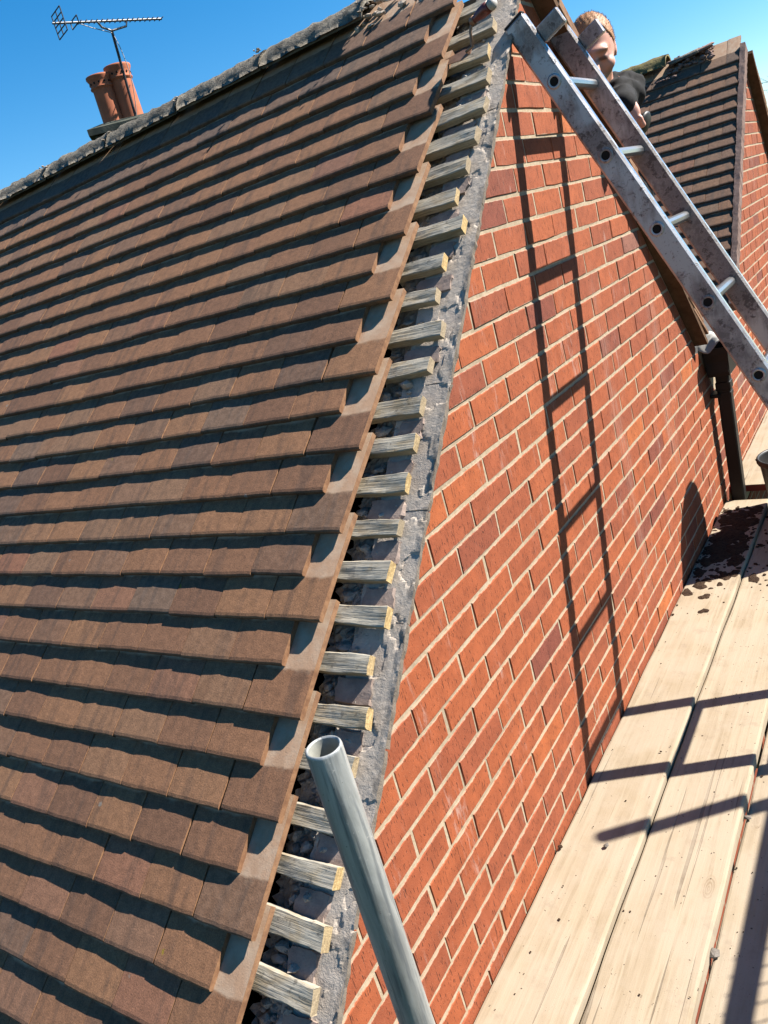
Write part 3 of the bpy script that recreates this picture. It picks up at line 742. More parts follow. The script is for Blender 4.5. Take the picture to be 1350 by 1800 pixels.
tag(pw(link('wall_head', new_mesh('wall_head', V, F, M['rubble'], False)), near))

# ridge tiles
def ridge_tile(x0, x1, yc, zc, rad, mat, parent, roofobj, seed, ang=70, th=.014):
    rn = random.Random(seed); nA = 15; nX = 14; V, F = [], []
    ph = [rn.uniform(0, 6) for _ in range(6)]
    for lay, rr in ((0, rad), (1, rad-th)):
        for i in range(nX+1):
            x = x0+(x1-x0)*i/nX
            for j in range(nA+1):
                a = math.radians(-ang+2*ang*j/nA); r_ = rr
                if lay == 0: r_ += .0035*math.sin(40*x+ph[0])*math.sin(5*a+ph[1])+.002*math.sin(93*x+ph[2]+7*a)+rn.uniform(-.0022, .0022)
                V.append((x, yc+math.sin(a)*r_, zc+math.cos(a)*r_))
    m_ = (nX+1)*(nA+1); g = lambda l, i, j: l*m_+i*(nA+1)+j
    for i in range(nX):
        for j in range(nA): F += [(g(0,i,j), g(0,i+1,j), g(0,i+1,j+1), g(0,i,j+1))[::-1], (g(1,i,j), g(1,i+1,j), g(1,i+1,j+1), g(1,i,j+1))]
    for i in range(nX): F += [(g(0,i,0), g(1,i,0), g(1,i+1,0), g(0,i+1,0)), (g(0,i,nA), g(0,i+1,nA), g(1,i+1,nA), g(1,i,nA))]
    for j in range(nA): F += [(g(0,0,j), g(0,0,j+1), g(1,0,j+1), g(1,0,j)), (g(0,nX,j), g(1,nX,j), g(1,nX,j+1), g(0,nX,j+1))]
    o = link('ridge_tile', new_mesh('ridge_tile', V, F, mat, True), roofobj); o.matrix_parent_inverse = Matrix.Identity(4)
x = -.50; k = 0
while x > -5.0:
    ridge_tile(x-.443, x-.004, 1.465+random.uniform(-.003, .003), 1.368+random.uniform(-.004, .004), .118, M['ridge'], near, near_roof, k, 66); x -= .45; k += 1
rn = random.Random(9); B = MB()
x = -.18
while x > -5.0:                                          # bedding under the ridge and crumbs at the joints
    if rn.random() < .25 and x > -.5: B.add(*rock((x, 1.465+rn.uniform(-.08, .03), 1.44), rn.uniform(.004, .009), rn))
    x -= rn.uniform(.010, .022)
for j in range(10):
    xj = -.5-.45*j
    for _ in range(10): B.add(*rock((xj+rn.uniform(-.012, .012), 1.465-rn.uniform(.02, .12), 1.358+.112+rn.uniform(-.04, .005)), rn.uniform(.004, .009), rn))
for _ in range(40):
    dy_ = rn.uniform(-.08, .05); B.add(*rock((rn.uniform(-.56, -.16), 1.465+dy_, 1.478-abs(dy_)+rn.uniform(-.015, .006)), rn.uniform(.006, .02), rn))
tag(put(B, 'ridge_bedding', M['bed'], near), kind='stuff')


# ---- far roof
B = MB(); sheet(FL, -3.2, -.012, 3.93*1.41421, 5.4*1.41421-.02, -.05, .018); sheet(FR, -3.2, -.012, -7.9*1.41421, -5.42*1.41421, -.05, .018)
far_roof = put(B, 'roof', M['felt'], far)
ft = slope_tiles(FL, 3.93*1.41421-.02, 21, -.004, -.004, -2.9, 1, .083, .45, True)
ft = [t for t in ft if t[1][1] < 5.30]
build_tiles(ft, far_roof, 300)
fr = slope_tiles(FR, -7.9*1.41421, 31, .062, .062, -.4, 0, .075, .3, True)
JV, JF, JC, JL = [], [], [], []
for (mw, P, c, hf, vis) in fr:
    V, F, L = (half_src if hf else tile_src)[random.randrange(3)]; n = len(JV)
    JV += [tuple(mw @ Vector(v)) for v in V]; JF += [tuple(i+n for i in f) for f in F]; JC += [(*c, 1)]*len(V); JL += L
o = link('rear_tiles', new_mesh('rear_tiles', JV, JF, M['tiles'], False, {'rc': ('FLOAT_COLOR', JC), 'loc': ('FLOAT_VECTOR', JL)}), far_roof); tag(o, kind='stuff'); o.matrix_parent_inverse = Matrix.Identity(4)
V, F = rough_sheet(FL, .0, .034, 3.93*1.41421, 5.41*1.41421, .082, .002, 3, 120, .078, .003, 77)
pw(link('verge_mortar', new_mesh('verge_mortar', V, F, M['verge'], False)), far)
B = MB(); sheet(FR, -.1, .06, -7.9*1.41421, -5.41*1.41421, .004, .03); put(B, 'verge_soffit', M['soffit'], far)
x = -.47; k = 0
while x > -2.8:
    ridge_tile(x-.443, x-.004, 5.405, 1.382, .122, M['ridge_y'], far, far_roof, 40+k, 72); x -= .45; k += 1
rn = random.Random(19); B = MB()
for _ in range(110):
    x = rn.uniform(-.47, -.17); dy_ = rn.uniform(-.09, .06); B.add(*rock((x, 5.40+dy_, 1.448-abs(dy_)+rn.uniform(-.008, .018)), rn.uniform(.010, .026), rn, .8))
for _ in range(150): B.add(*rock(FL.at(rn.uniform(-2.8, -.4), 5.40*1.41421-.10, .10), rn.uniform(.010, .018), rn, .7))
tag(put(B, 'ridge_bedding', M['terra_m'] if 'terra_m' in M else M['verge'], far), kind='stuff')
# broken half ridge pieces lying in the stripped bed
for k, (xa, ya, za, ln) in enumerate(((-.36, 5.395, 1.448, .2), (-.26, 5.405, 1.455, .16))):
    V, F = [], []; n = 6
    for lay in (0, .013):
        for i in range(2):
            for j in range(n+1):
                a = math.radians(-38+76*j/n); V.append((xa+ln*(i-.5)+random.uniform(-.015, .015), ya+math.sin(a)*(.12-lay), za-.12+math.cos(a)*(.12-lay)+i*.02))
    m_ = 2*(n+1); g = lambda l, i, j: l*m_+i*(n+1)+j
    for j in range(n): F += [(g(0,0,j), g(0,0,j+1), g(0,1,j+1), g(0,1,j)), (g(1,0,j), g(1,1,j), g(1,1,j+1), g(1,0,j+1)), (g(0,0,j), g(1,0,j), g(1,0,j+1), g(0,0,j+1)), (g(0,1,j), g(0,1,j+1), g(1,1,j+1), g(1,1,j))]
    F += [(g(0,0,0), g(0,1,0), g(1,1,0), g(1,0,0)), (g(0,0,n), g(1,0,n), g(1,1,n), g(0,1,n))]
    pw(link('broken_ridge_piece', new_mesh('broken_ridge_piece', V, F, M['verge'] if k else M['ridge'], True)), far)
# valley gutter between the two gables
B = MB(); B.box((-5.0, 2.93, ZV-.03), (-.002, 3.95, ZV+.004)); put(B, 'valley_gutter', M['leadg'], near)

# ---------------------------------------------------------------- scaffold platform
boards = [(.004, .219, -1.010, -.55, 3.085, 'pale scaffold board against the brick wall, muddy at its far end'),
          (.223, .448, -1.030, -.55, 3.06, 'pale scaffold board second from the brick wall'),
          (.452, .677, -1.066, -.55, 3.10, 'cracked scaffold board third from the wall, lower than its neighbour'),
          (.681, .906, -1.066, -.55, 3.08, 'scaffold board just past the lower right picture edge, fourth from the wall'),
          (.910, 1.135, -1.066, -.55, 3.09, 'outermost scaffold board under the ladder foot, fifth from the wall')]
def board(x0, x1, zt, y0, y1, label, group, red=False):
    V, F = [], []; ny = 60; prof = [(0, -.038), (0, -.006), (.003, -.0015), (.008, 0), (.05, 0), (.112, .0006), (.17, 0), (x1-x0-.008, 0), (x1-x0-.003, -.0015), (x1-x0, -.006), (x1-x0, -.038)]
    ph = random.uniform(0, 6)
    for j in range(ny+1):
        y = y0+(y1-y0)*j/ny; dz = .0018*math.sin(1.7*y+ph)+.0006*math.sin(9*y+ph*2)
        for k, (a, b) in enumerate(prof):
            e = .0012*math.sin(13*y+ph+k)+random.uniform(-.0006, .0006) if k < 3 or k > 7 else 0
            V.append((x0+a+e, y, zt+b+dz))
    n = len(prof)
    for j in range(ny):
        for k in range(n): F.append((j*n+k, j*n+(k+1) % n, (j+1)*n+(k+1) % n, (j+1)*n+k)[::-1])
    F += [tuple(range(n)), tuple(ny*n+k for k in range(n))[::-1]]
    o = link('scaffold_board', new_mesh('scaffold_board', V, F, M['board'])); tag(o, label, 'board', group)
    if red:
        b = MB(); b.box((x0-.001, y0-.0015, zt-.0385), (x1+.001, y0+.03, zt-.004)); r_ = b.build('end_band', M['red'], o); 
    return o
for b in boards: board(*b, 'scaffold boards beside the gable')
for k, lb in enumerate(('scaffold board with a red painted end, running past the downpipe along the wall', 'scaffold board behind the black bucket, red painted end', 'outer scaffold board of the far run, red painted end')):
    board(.004+.229*k, .225+.229*k, -.980-.002*k, 3.235+.02*k, 6.9, lb, 'scaffold boards past the downpipe', True)
# transoms under the boards
for k, y in enumerate((-.3, 1.1, 2.5, 3.6, 5.4)):
    zt = -1.106 if y < 3.1 else -1.026
    b = MB().tube([(.03, y, zt-.024), (1.62, y, zt-.024)], .0242, 14)
    tag(b.build('scaffold_tube', M['galv']), ['transom tube under the near ends of the boards', 'transom tube under the boards below the ladder', 'transom tube under the muddy far part of the boards', 'transom tube under the near end of the far boards', 'transom tube under the far end of the far boards'][k], 'scaffold tube', 'scaffold tubes')
# packing under the higher boards so they rest on the transoms
for k, y in enumerate((-.3, 1.1, 2.5)):
    b = MB(); b.box((.02, y-.05, -1.1055), (.21, y+.05, -1.0505)); b.box((.235, y-.05, -1.1055), (.44, y+.05, -1.0705))
    tag(b.build('timber_packer', M['board']), ['timber packer under the near board ends', 'timber packer under the boards by the ladder shadow', 'timber packer under the muddy boards'][k], 'packer')
# open standard in the foreground
TB = ray(568, 1312, 1.02)
t0 = empty('scaffold_standard', (TB[0], TB[1], -3.7), 'weathered galvanised scaffold tube standing open-ended before the battens', 'scaffold tube', 'scaffold tubes')
b = MB(); zt = TB[2]; X_, Y_ = TB[0], TB[1]; r0, r1 = .02415, .0200
b.lathe([(r0, -3.7-zt), (r0, -1.2), (r0, -.6), (r0, -.3), (r0, -.1), (r0, -.004), (r0-.0008, -.0008), (r0-.0018, 0), (r1+.0012, 0), (r1, -.002)], (X_, Y_, zt), (0, 0, 1), 48)
put(b, 'tube', M['galv'], t0)
b = MB(); b.lathe([(r1, -.002), (r1, -.05), (r1, -.3), (r1, -.6), (0.0001, -.6)], (X_, Y_, zt), (0, 0, 1), 48); put(b, 'bore', M['galv_in'], t0)
# guard rail, standard and mesh guard to the right of the picture: their shadows lie on the boards
b = MB().tube([(1.312, -.9, -.074), (1.312, 3.3, -.074)], .0242, 16); tag(b.build('guard_rail', M['galv']), 'horizontal guard rail tube right of the picture, shading the outer board', 'scaffold tube', 'scaffold tubes')
b = MB().tube([(1.405, 1.545, -3.7), (1.405, 1.545, .63)], .0242, 16); tag(b.build('scaffold_standard', M['galv']), 'upright scaffold tube right of the picture whose shadow ends on the boards', 'scaffold tube', 'scaffold tubes')
for yy in (-.85, 3.25):
    b = MB().tube([(1.405, yy, -3.7), (1.405, yy, .1)], .0242, 14); tag(b.build('scaffold_standard', M['galv']), 'upright scaffold tube at the %s end of the guard rail' % ('near' if yy < 0 else 'far'), 'scaffold tube', 'scaffold tubes')
mg = empty('mesh_guard', (1.280, .4, -.6), 'wire mesh brick guard hung below the guard rail', 'mesh guard')
b = MB()
for k in range(25): y = -.30+.05*k; b.tube([(1.280, y, -.58), (1.280, y, -.07)], .0021, 5)
for k in range(5): z = -.57+.12*k; b.tube([(1.280, -.3, z), (1.280, .9, z)], .0021, 5)
put(b, 'wire_grid', M['steel'], mg)

# ---------------------------------------------------------------- ladder
LY, LW, LA = 1.284, .357, math.radians(64.93)
ld = Vector((math.cos(LA), 0, -math.sin(LA))); lp = Vector((math.sin(LA), 0, math.cos(LA)))    # down the ladder, out from it
L0 = Vector((.110, LY, 1.015))                                                                # centre of the top rung end
lad = empty('ladder', (1.06, LY+LW/2, -1.066), 'muddy aluminium ladder leaning on the brick gable', 'ladder')
topd = -.205; footd = (L0.z+1.062)/math.sin(LA)
def stile(y, sgn, name, t0_, t1_):
    b = MB()
    dep, th = .070, .026
    fr = Matrix((ld, Vector((0, 1, 0)), lp)).transposed().to_4x4()
    fr.translation = Vector((L0.x, y, L0.z))
    # channel section: web plus two rounded flanges, built as chamfered boxes butted together
    b.bbox((t0_, -th/2, -dep/2), (t1_, th/2, dep/2), .0065, fr)
    return b.build(name, M['alu'])
for y, sgn in ((LY, -1), (LY+LW, 1)):
    o = pw(stile(y, sgn, 'stile', topd, footd), lad)
    # rung end rings (ferrules) on the outer web
    for k in range(9):
        c = L0+ld*(.254*k); c = Vector((c.x, y, c.z))
        if c.z < -1.0: break
        for sd in ((-1, 1) if True else ()):
            b = MB(); yo = y+sd*.0131
            b.lathe([(.0205, 0), (.0205, .0022*1), (.0145, .003), (.0125, .0012)], (c.x, yo, c.z), (0, sd, 0), 20)
            if (sd < 0) == (y == LY): put(b, 'rung_ferrule', M['alu'], o)
            if (sd < 0) == (y == LY):
                b = MB(); b.lathe([(.0125, .0012), (.0001, .0011)], (c.x, yo, c.z), (0, sd, 0), 20); put(b, 'rung_bore_shade', M['dark'], o)  # flat dark disc painting the shade in the hollow rung end
for k in range(9):
    c = L0+ld*(.254*k)
    if c.z < -1.0: break
    b = MB(); n = 20; prof = []
    for j in range(n):
        a = 2*math.pi*j/n; r_ = .0152+(.0007 if j % 2 else 0); prof.append((math.cos(a)*r_, math.sin(a)*r_))
    y0, y1 = LY+.0125, LY+LW-.0125; V = [(c.x+u, y0, c.z+v) for u, v in prof]+[(c.x+u, y1, c.z+v) for u, v in prof]
    b.add(V, [(i, (i+1) % n, n+(i+1) % n, n+i) for i in range(n)], False); put(b, 'rung', M['bright'], lad)
# guide brackets near the head
for y in (LY+.002, LY+LW+.002):
    fr = Matrix((ld, Vector((0, 1, 0)), lp)).transposed().to_4x4(); fr.translation = Vector((L0.x, y, L0.z))
    b = MB(); b.bbox((-.150, -.005+.008, .0345), (-.100, .005+.014, .108), .0035, fr); put(b, 'guide_bracket', M['alu'], lad)
    b = MB(); b.bbox((topd-.006, -.0128, -.033), (topd+.001, .0128, .033), .003, fr); put(b, 'end_cap', M['black'], lad)
    fr2 = fr.copy(); fr2.translation = Vector((L0.x, y-.002, L0.z))
    b = MB(); b.bbox((footd-.05, -.017, -.039), (footd+.006, .017, .039), .004, fr2); put(b, 'rubber_foot', M['black'], lad)

# ---------------------------------------------------------------- downpipe, hopper, flashing
dp = empty('downpipe', (.06, 3.15, -3.7), 'dark brown square downpipe with hopper on the gable wall', 'downpipe')
put(MB().bbox((.030, 3.117, -3.7), (.096, 3.183, -.30), .006), 'pipe', M['pvc'], dp)
b = MB(); b.bbox((.026, 3.113, -.405), (.100, 3.187, -.36), .004); b.bbox((.028, 3.115, -.44), (.098, 3.185, -.415), .003); put(b, 'socket', M['pvc'], dp)
put(MB().bbox((.0, 3.09, -.435), (.045, 3.21, -.415), .003), 'bracket', M['pvc'], dp)
b = MB(); zt, zb = -.165, -.315
o_ = [(.003, 3.035), (.122, 3.035), (.122, 3.285), (.003, 3.285)]; i_ = [(.012, 3.044), (.113, 3.044), (.113, 3.276), (.012, 3.276)]; bt_ = [(.010, 3.06), (.115, 3.06), (.115, 3.26), (.010, 3.26)]
V = [(x, y, zb) for x, y in bt_]+[(x, y, zt-.03) for x, y in o_]+[(x, y, zt) for x, y in o_]+[(x, y, zt) for x, y in i_]+[(x, y, zb+.02) for x, y in i_]
F = [(3, 2, 1, 0)]
for l in range(4):
    for k in range(4): F.append((l*4+k, l*4+(k+1) % 4, (l+1)*4+(k+1) % 4, (l+1)*4+k))
F.append((16, 17, 18, 19)); b.add(V, F); put(b, 'hopper', M['pvc'], dp)
# crumpled flashing dressed over the hopper
V, F = [], []; nx, ny = 14, 14; rn = np.random.RandomState(3)
for lay in (0, 1):
    for j in range(ny+1):
        for i in range(nx+1):
            u, v = i/nx, j/ny; x = -.03+.165*u; y = 2.955+.20*v
            z = -.100-.03*u+.012*math.sin(9*u+5*v)+.008*math.sin(17*v-7*u)+rn.uniform(-.002, .002)
            if v < .35: z -= (.35-v)**2*(.22+.2*math.sin(5*u))*1.0; y += (.35-v)*.06
            if u > .85: z -= (u-.85)*.25
            V.append((x, y, z-lay*.003))
m_ = (nx+1)*(ny+1); g = lambda l, j, i: l*m_+j*(nx+1)+i
for j in range(ny):
    for i in range(nx): F += [(g(0,j,i), g(0,j,i+1), g(0,j+1,i+1), g(0,j+1,i)), (g(1,j,i), g(1,j+1,i), g(1,j+1,i+1), g(1,j,i+1))]
for i in range(nx): F += [(g(1,0,i), g(1,0,i+1), g(0,0,i+1), g(0,0,i)), (g(0,ny,i), g(0,ny,i+1), g(1,ny,i+1), g(1,ny,i))]
for j in range(ny): F += [(g(0,j,0), g(0,j+1,0), g(1,j+1,0), g(1,j,0)), (g(1,j,nx), g(1,j+1,nx), g(0,j+1,nx), g(0,j,nx))]
tag(link('lead_flashing', new_mesh('lead_flashing', V, F, M['lead'], True)), 'crumpled pale flashing sheet lying over the brown hopper', 'flashing')

# ---------------------------------------------------------------- bucket, sack, mud, pebbles
bk = empty('bucket', (.365, 2.98, -1.03), 'black plastic builders bucket with sandy inside at the right edge', 'bucket')
put(MB().lathe([(.0001, 0), (.115, 0), (.118, .004), (.150, .262), (.158, .266), (.163, .275), (.163, .292), (.158, .298), (.151, .296), (.148, .285), (.1165, .03), (.0001, .03)], (.365, 2.98, -1.03), (0, 0, 1), 40), 'body', M['black'], bk)
put(MB().lathe([(.0001, .045), (.06, .05), (.1175, .034)], (.365, 2.98, -1.03), (0, 0, 1), 30), 'sand', M['sand'], bk)
b = MB(); pts = [(.365+.160*math.cos(a), 2.98-.02*math.sin(a), -1.03+.285-.13*math.sin(a)) for a in [math.pi*j/16 for j in range(17)]]
pts = [(.365-.0, 2.98, 0)] and [(.365+.168*math.cos(math.pi*j/16), 2.98+.12*math.sin(math.pi*j/16), -1.03+.28-.11*math.sin(math.pi*j/16)) for j in range(17)]
put(b.tube(pts, .003, 6), 'handle', M['steel'], bk)
# sack-shaped stand-in added out of view to throw the shadow on wall and boards
V, F = [], []; n, k_ = 28, 26
for i in range(k_+1):
    t = i/k_
    for j in range(n):
        a = 2*math.pi*j/n; r_ = (1-.0*t)*(1-max(0, t-.62)**2*6.2)**.5 if t < 1 else .02
        r_ = max(.03, r_ if isinstance(r_, float) else .03); f_ = 1+.035*math.sin(3*a+7*t)+.025*math.sin(5*a-11*t)
        V.append((.66+.20*r_*f_*math.cos(a), 2.86+.262*r_*f_*math.sin(a), -1.066+1.17*t))
for i in range(k_):
    for j in range(n): F.append((i*n+j, i*n+(j+1) % n, (i+1)*n+(j+1) % n, (i+1)*n+j))
F += [tuple(range(n))[::-1], tuple(k_*n+j for j in range(n))]
tag(link('stand_in_sack', new_mesh('stand_in_sack', V, F, M['sack'], True)), 'stand-in sack added unseen right of the picture to shade the wall end', 'sack')
# mud splats
rn = random.Random(31); B = MB()
def splat(x, y, z, r, h):
    n = 14; V = [(x, y, z+h)]; ph = [rn.uniform(0, 6.28) for _ in range(3)]; st = rn.uniform(.7, 1.25)
    rings = ((.45, .93), (.8, .6), (1., 0.))
    for f_, hh in rings:
        for j in range(n):
            a = 2*math.pi*j/n; rr = r*f_*(1+.22*math.sin(2*a+ph[0])+.16*math.sin(3*a+ph[1])+.10*math.sin(5*a+ph[2]))
            V.append((x+rr*math.cos(a), y+rr*math.sin(a)*st*1.3, z+h*hh*rn.uniform(.75, 1.25)))
    F = [(0, 1+j, 1+(j+1) % n) for j in range(n)]
    for q_ in range(2):
        for j in range(n): F.append((1+q_*n+j, 1+(q_+1)*n+j, 1+(q_+1)*n+(j+1) % n, 1+q_*n+(j+1) % n))
    B.add(V, F, True)
def bz(x): return -1.0085 if x < .219 else (-1.0285 if x < .448 else -1.0645)
def inb(x, r): return .008 < x-r*1.2 and not (x-r*1.2 < .221 < x+r*1.2)
for _ in range(230):
    y = rn.uniform(2.16, 2.98); x = rn.uniform(.01, .21); r_ = abs(rn.gauss(.012, .018))+.003
    if y < 2.3: r_ *= .7
    if not inb(x, r_): r_ = min(r_, max(.003, min(x-.008, .217-x)/1.35))
    splat(x, y, bz(x), r_, .002+r_*.12)
for _ in range(70):
    y = rn.uniform(2.05, 3.0); x = rn.uniform(.23, .44); r_ = abs(rn.gauss(.004, .006))+.002
    splat(min(.43, x), y, bz(x), min(r_, .02), .0015+r_*.15)
for x, y, r_ in ((.07, 2.09, .034), (.03, 2.02, .022), (.11, 1.985, .022), (.13, 1.86, .02), (.15, 2.1, .016), (.09, 2.14, .02), (.27, 2.2, .024), (.17, 2.16, .016), (.05, 2.14, .012), (.12, 2.06, .01)):
    splat(x, y, bz(x), r_, .002+r_*.10)
for _ in range(260):
    x = rn.uniform(.012, .21) if rn.random() < .75 else rn.uniform(.235, .43); y = rn.gauss(2.6, .26); r_ = abs(rn.gauss(.002, .003))+.0012
    if y < 2.98: B.add(*rock((x, y, bz(x)+r_*.4), min(r_, .011), rn, .8))
tag(B.build('mud', M['mud']), 'dark wet mud splattered over the far end of the boards', 'mud', None, 'stuff')
# grit scattered over the boards
rn = random.Random(77); B = MB()
for _ in range(420):
    x = rn.uniform(.01, 1.1); y = rn.uniform(-.3, 2.9); r_ = abs(rn.gauss(.0008, .0011))+.0007
    B.add(*rock((x, y, bz(x)+.0005), min(r_, .004), rn, .6))
tag(B.build('grit', M['mud']), 'fine grit scattered over the pale boards', 'grit', None, 'stuff')
for k, (px, py, r_, lb) in enumerate(((1066, 1488, .009, 'pale chip of mortar on the first board beside the blurred shadow end'), (1315, 1440, .013, 'grey lump of mortar against the step between two boards'), (1255, 1680, .015, 'square chip of mortar lying on the board joint near the bottom'), (985, 1490, .007, 'small dark stone at the foot of the brick wall'), (1162, 1252+70, .005, 'tiny dark stone beside the ladder shadow'))):
    v = RW.T @ np.array([(px-675)/FPX, (py-900)/FPX, 1.]); z_ = -1.0; t = (z_-CP[2])/v[2]; P_ = CP+v*t
    for _ in range(3): z_ = bz(P_[0]); t = (z_-CP[2])/v[2]; P_ = CP+v*t
    b = MB(); b.add(*rock((max(P_[0], .012), P_[1], z_+r_*.45), r_, random.Random(k+3), .8)); tag(b.build('mortar_chip', M['stone'] if k < 3 else M['mud']), lb, 'chip', 'chips on the boards')

# ---------------------------------------------------------------- trowel left on the battens
tw = empty('trowel', tuple(NL.at(-.06, 1.74, .08)), 'bricklaying trowel with a worn red handle resting on the top battens', 'trowel')
h0, h1 = NL.at(-.055, 1.785, .115), NL.at(.028, 1.775, .145)
dv = (h1-h0).normalized(); Lh = (h1-h0).length
put(MB().lathe([(.0001, 0), (.009, 0), (.010, .004), (.0095, .012), (.0155, .035), (.0165, .055), (.0145, .075), (.013, Lh*.8), (.0001, Lh*.8)], h0, dv, 20), 'handle', M['handle'], tw)
put(MB().lathe([(.0001, Lh*.8), (.0132, Lh*.8), (.0155, Lh*.86), (.0155, Lh*.95), (.011, Lh*1.02), (.0001, Lh*1.03)], h0, dv, 20), 'handle_end', M['white'], tw)
put(MB().lathe([(.0001, -.004), (.0112, -.004), (.0112, .008), (.0001, .008)], h0, dv, 16), 'ferrule', M['copper'], tw)
e0, e1, e2 = NL.at(-.067, 1.768, .100), NL.at(-.070, 1.740, .074), NL.at(-.092, 1.736, .071)
put(MB().tube([h0-dv*.002, e0, e1, e2], .0045, 8), 'tang', M['copper'], tw)
b = MB(); V = []
for lay in (.0, .0022):
    for x, a in ((-.078, 1.728), (-.105, 1.716), (-.25, 1.735), (-.105, 1.756), (-.078, 1.746)): V.append(NL.at(x, a, .0665-lay+.0))
b.add(V, [(0, 1, 2, 3, 4)[::-1], (5, 6, 7, 8, 9)]+[(i, (i+1) % 5, 5+(i+1) % 5, 5+i) for i in range(5)]); put(b, 'blade', M['copper'], tw)

# ---------------------------------------------------------------- chimney and antenna
DC = 9.6
c1, c2 = ray(203, 220, DC), ray(235, 208, DC*1.0)
cb = (c1+c2)/2; zb = min(c1[2], c2[2])-.01
ch = empty('chimney', (cb[0], cb[1], 0), 'two terracotta chimney pots on a squat rendered stack behind the ridge', 'chimney')
ax = Vector((c2[0]-c1[0], c2[1]-c1[1], 0)).normalized(); ay = Vector((-ax.y, ax.x, 0))
fr = Matrix((ax, ay, Vector((0, 0, 1)))).transposed().to_4x4(); fr.translation = Vector((cb[0], cb[1], 0))
put(MB().bbox((-.33, -.22, -.4), (.36, .26, zb-.09), .01, fr), 'stack', M['stack'], ch)
b = MB(); V = [fr @ Vector(v) for v in ((-.38, -.27, zb-.09), (.41, -.27, zb-.09), (.41, .31, zb-.09), (-.38, .31, zb-.09), (-.38, -.27, zb-.03), (.41, -.27, zb-.03), (.41, .31, zb-.03), (-.38, .31, zb-.03), (-.22, -.13, zb+.025), (.25, -.13, zb+.025), (.25, .15, zb+.025), (-.22, .15, zb+.025))]
b.add(V, [(3, 2, 1, 0)]+[(l*4+k, l*4+(k+1) % 4, l*4+4+(k+1) % 4, l*4+4+k) for l in (0, 1) for k in range(4)]+[(8, 9, 10, 11)]); put(b, 'flaunching', M['stack'], ch)
for c, hh, mir in ((c1, .47, 1), (c2, .50, 1)):
    r_ = .112
    po = put(MB().lathe([(r_*1.08, -.06), (r_*1.02, .0), (r_*.98, hh*.70), (r_*.99, hh*.735), (r_*1.12, hh*.75), (r_*1.13, hh*.775), (r_*1.04, hh*.79), (r_*1.10, hh*.90), (r_*1.26, hh*.965), (r_*1.25, hh), (r_*1.05, hh), (r_*.82, hh*.93), (r_*.80, hh*.3), (.0001, hh*.3)], (c[0], c[1], c[2]), (0, 0, 1), 36), 'chimney_pot', M['terra'], ch)
    for j in range(14):
        b = MB()
        a = 2*math.pi*j/14; p_ = Vector((c[0]+math.cos(a)*r_*1.055, c[1]+math.sin(a)*r_*1.055, c[2]+hh*.845))
        b.lathe([(.0001, .006), (.011, .006), (.011, -.01)], p_, (math.cos(a), math.sin(a), 0), 8)
        put(b, 'vent_hole_shade', M['dark'], po)  # dark plug coloured as the shade of a vent opening
# aerial
dm = DC*.985
mb_, mt_ = ray(241, 214, dm), None
mt_ = np.array([mb_[0], mb_[1], ray(193, 44, dm)[2]])
lean = ray(196, 52, dm); mt_ = lean
an = empty('tv_aerial', tuple(mb_), 'grey television aerial on a thin mast beside the chimney pots', 'aerial')
put(MB().tube([tuple(mb_-np.array([0, 0, .35])), tuple(mb_), tuple(mt_)], .0135, 8), 'mast', M['steel_d'], an)
bl, br = Vector(ray(92, 41, dm*.966)), Vector(ray(284, 33, dm*1.018)); bd = (br-bl).normalized()
put(MB().tube([bl, br], .011, 8), 'boom', M['steel'], an)
pd = Vector((bd.y, -bd.x, 0)).normalized(); pu = bd.cross(pd).normalized(); pu = pu if pu.z > 0 else -pu
L_ = (br-bl).length
for k in range(17):
    c = bl+bd*(L_*(.235+.0475*k)); put(MB().tube([c-pd*.052, c+pd*.052], .0045, 5), 'director', M['steel_d'], an)
b = MB(); c = bl+bd*(L_*.19)
pts = [c+pd*.09+pu*.03, c-pd*.09+pu*.03, c-pd*.09-pu*.03, c+pd*.09-pu*.03, c+pd*.09+pu*.03]; put(b.tube(pts, .006, 6), 'dipole', M['steel_d'], an)
b = MB(); c = bl+bd*(L_*.06)
for k in range(5): z = -.10+.05*k; b.tube([c+pd*.12+pu*z, c-pd*.12+pu*z], .0055, 5)
for x in (-.12, 0, .12): b.tube([c+pd*x-pu*.10, c+pd*x+pu*.10], .006, 5)
put(b, 'reflector', M['steel_d'], an)
b = MB(); mtv = Vector(mt_); cr = [bl+bd*(L_*.39), bl+bd*(L_*.43)-Vector((0, 0, .12)), mtv-Vector((0, 0, .01)), bl+bd*(L_*.66)-Vector((0, 0, .12)), bl+bd*(L_*.66)]
cr[1] = cr[0].copy(); cr[3] = cr[4].copy(); cr[1].z = mtv.z-.01; cr[3].z = mtv.z-.01; cr[1] = cr[1]+bd*.03; cr[3] = cr[3]-bd*.02
put(b.tube(cr, .0105, 7), 'cradle', M['steel'], an)
pts = [bl+bd*(L_*.2), bl+bd*(L_*.32)-Vector((0, 0, .05)), mtv+Vector((.0, 0, -.03))]+[mtv.lerp(Vector(mb_), t)+Vector((.035*math.sin(math.pi*t)*1.6, .03*math.sin(math.pi*t), 0)) for t in (.2, .4, .6, .8, 1.)]
put(MB().tube(pts, .0042, 5), 'cable', M['cable'], an)

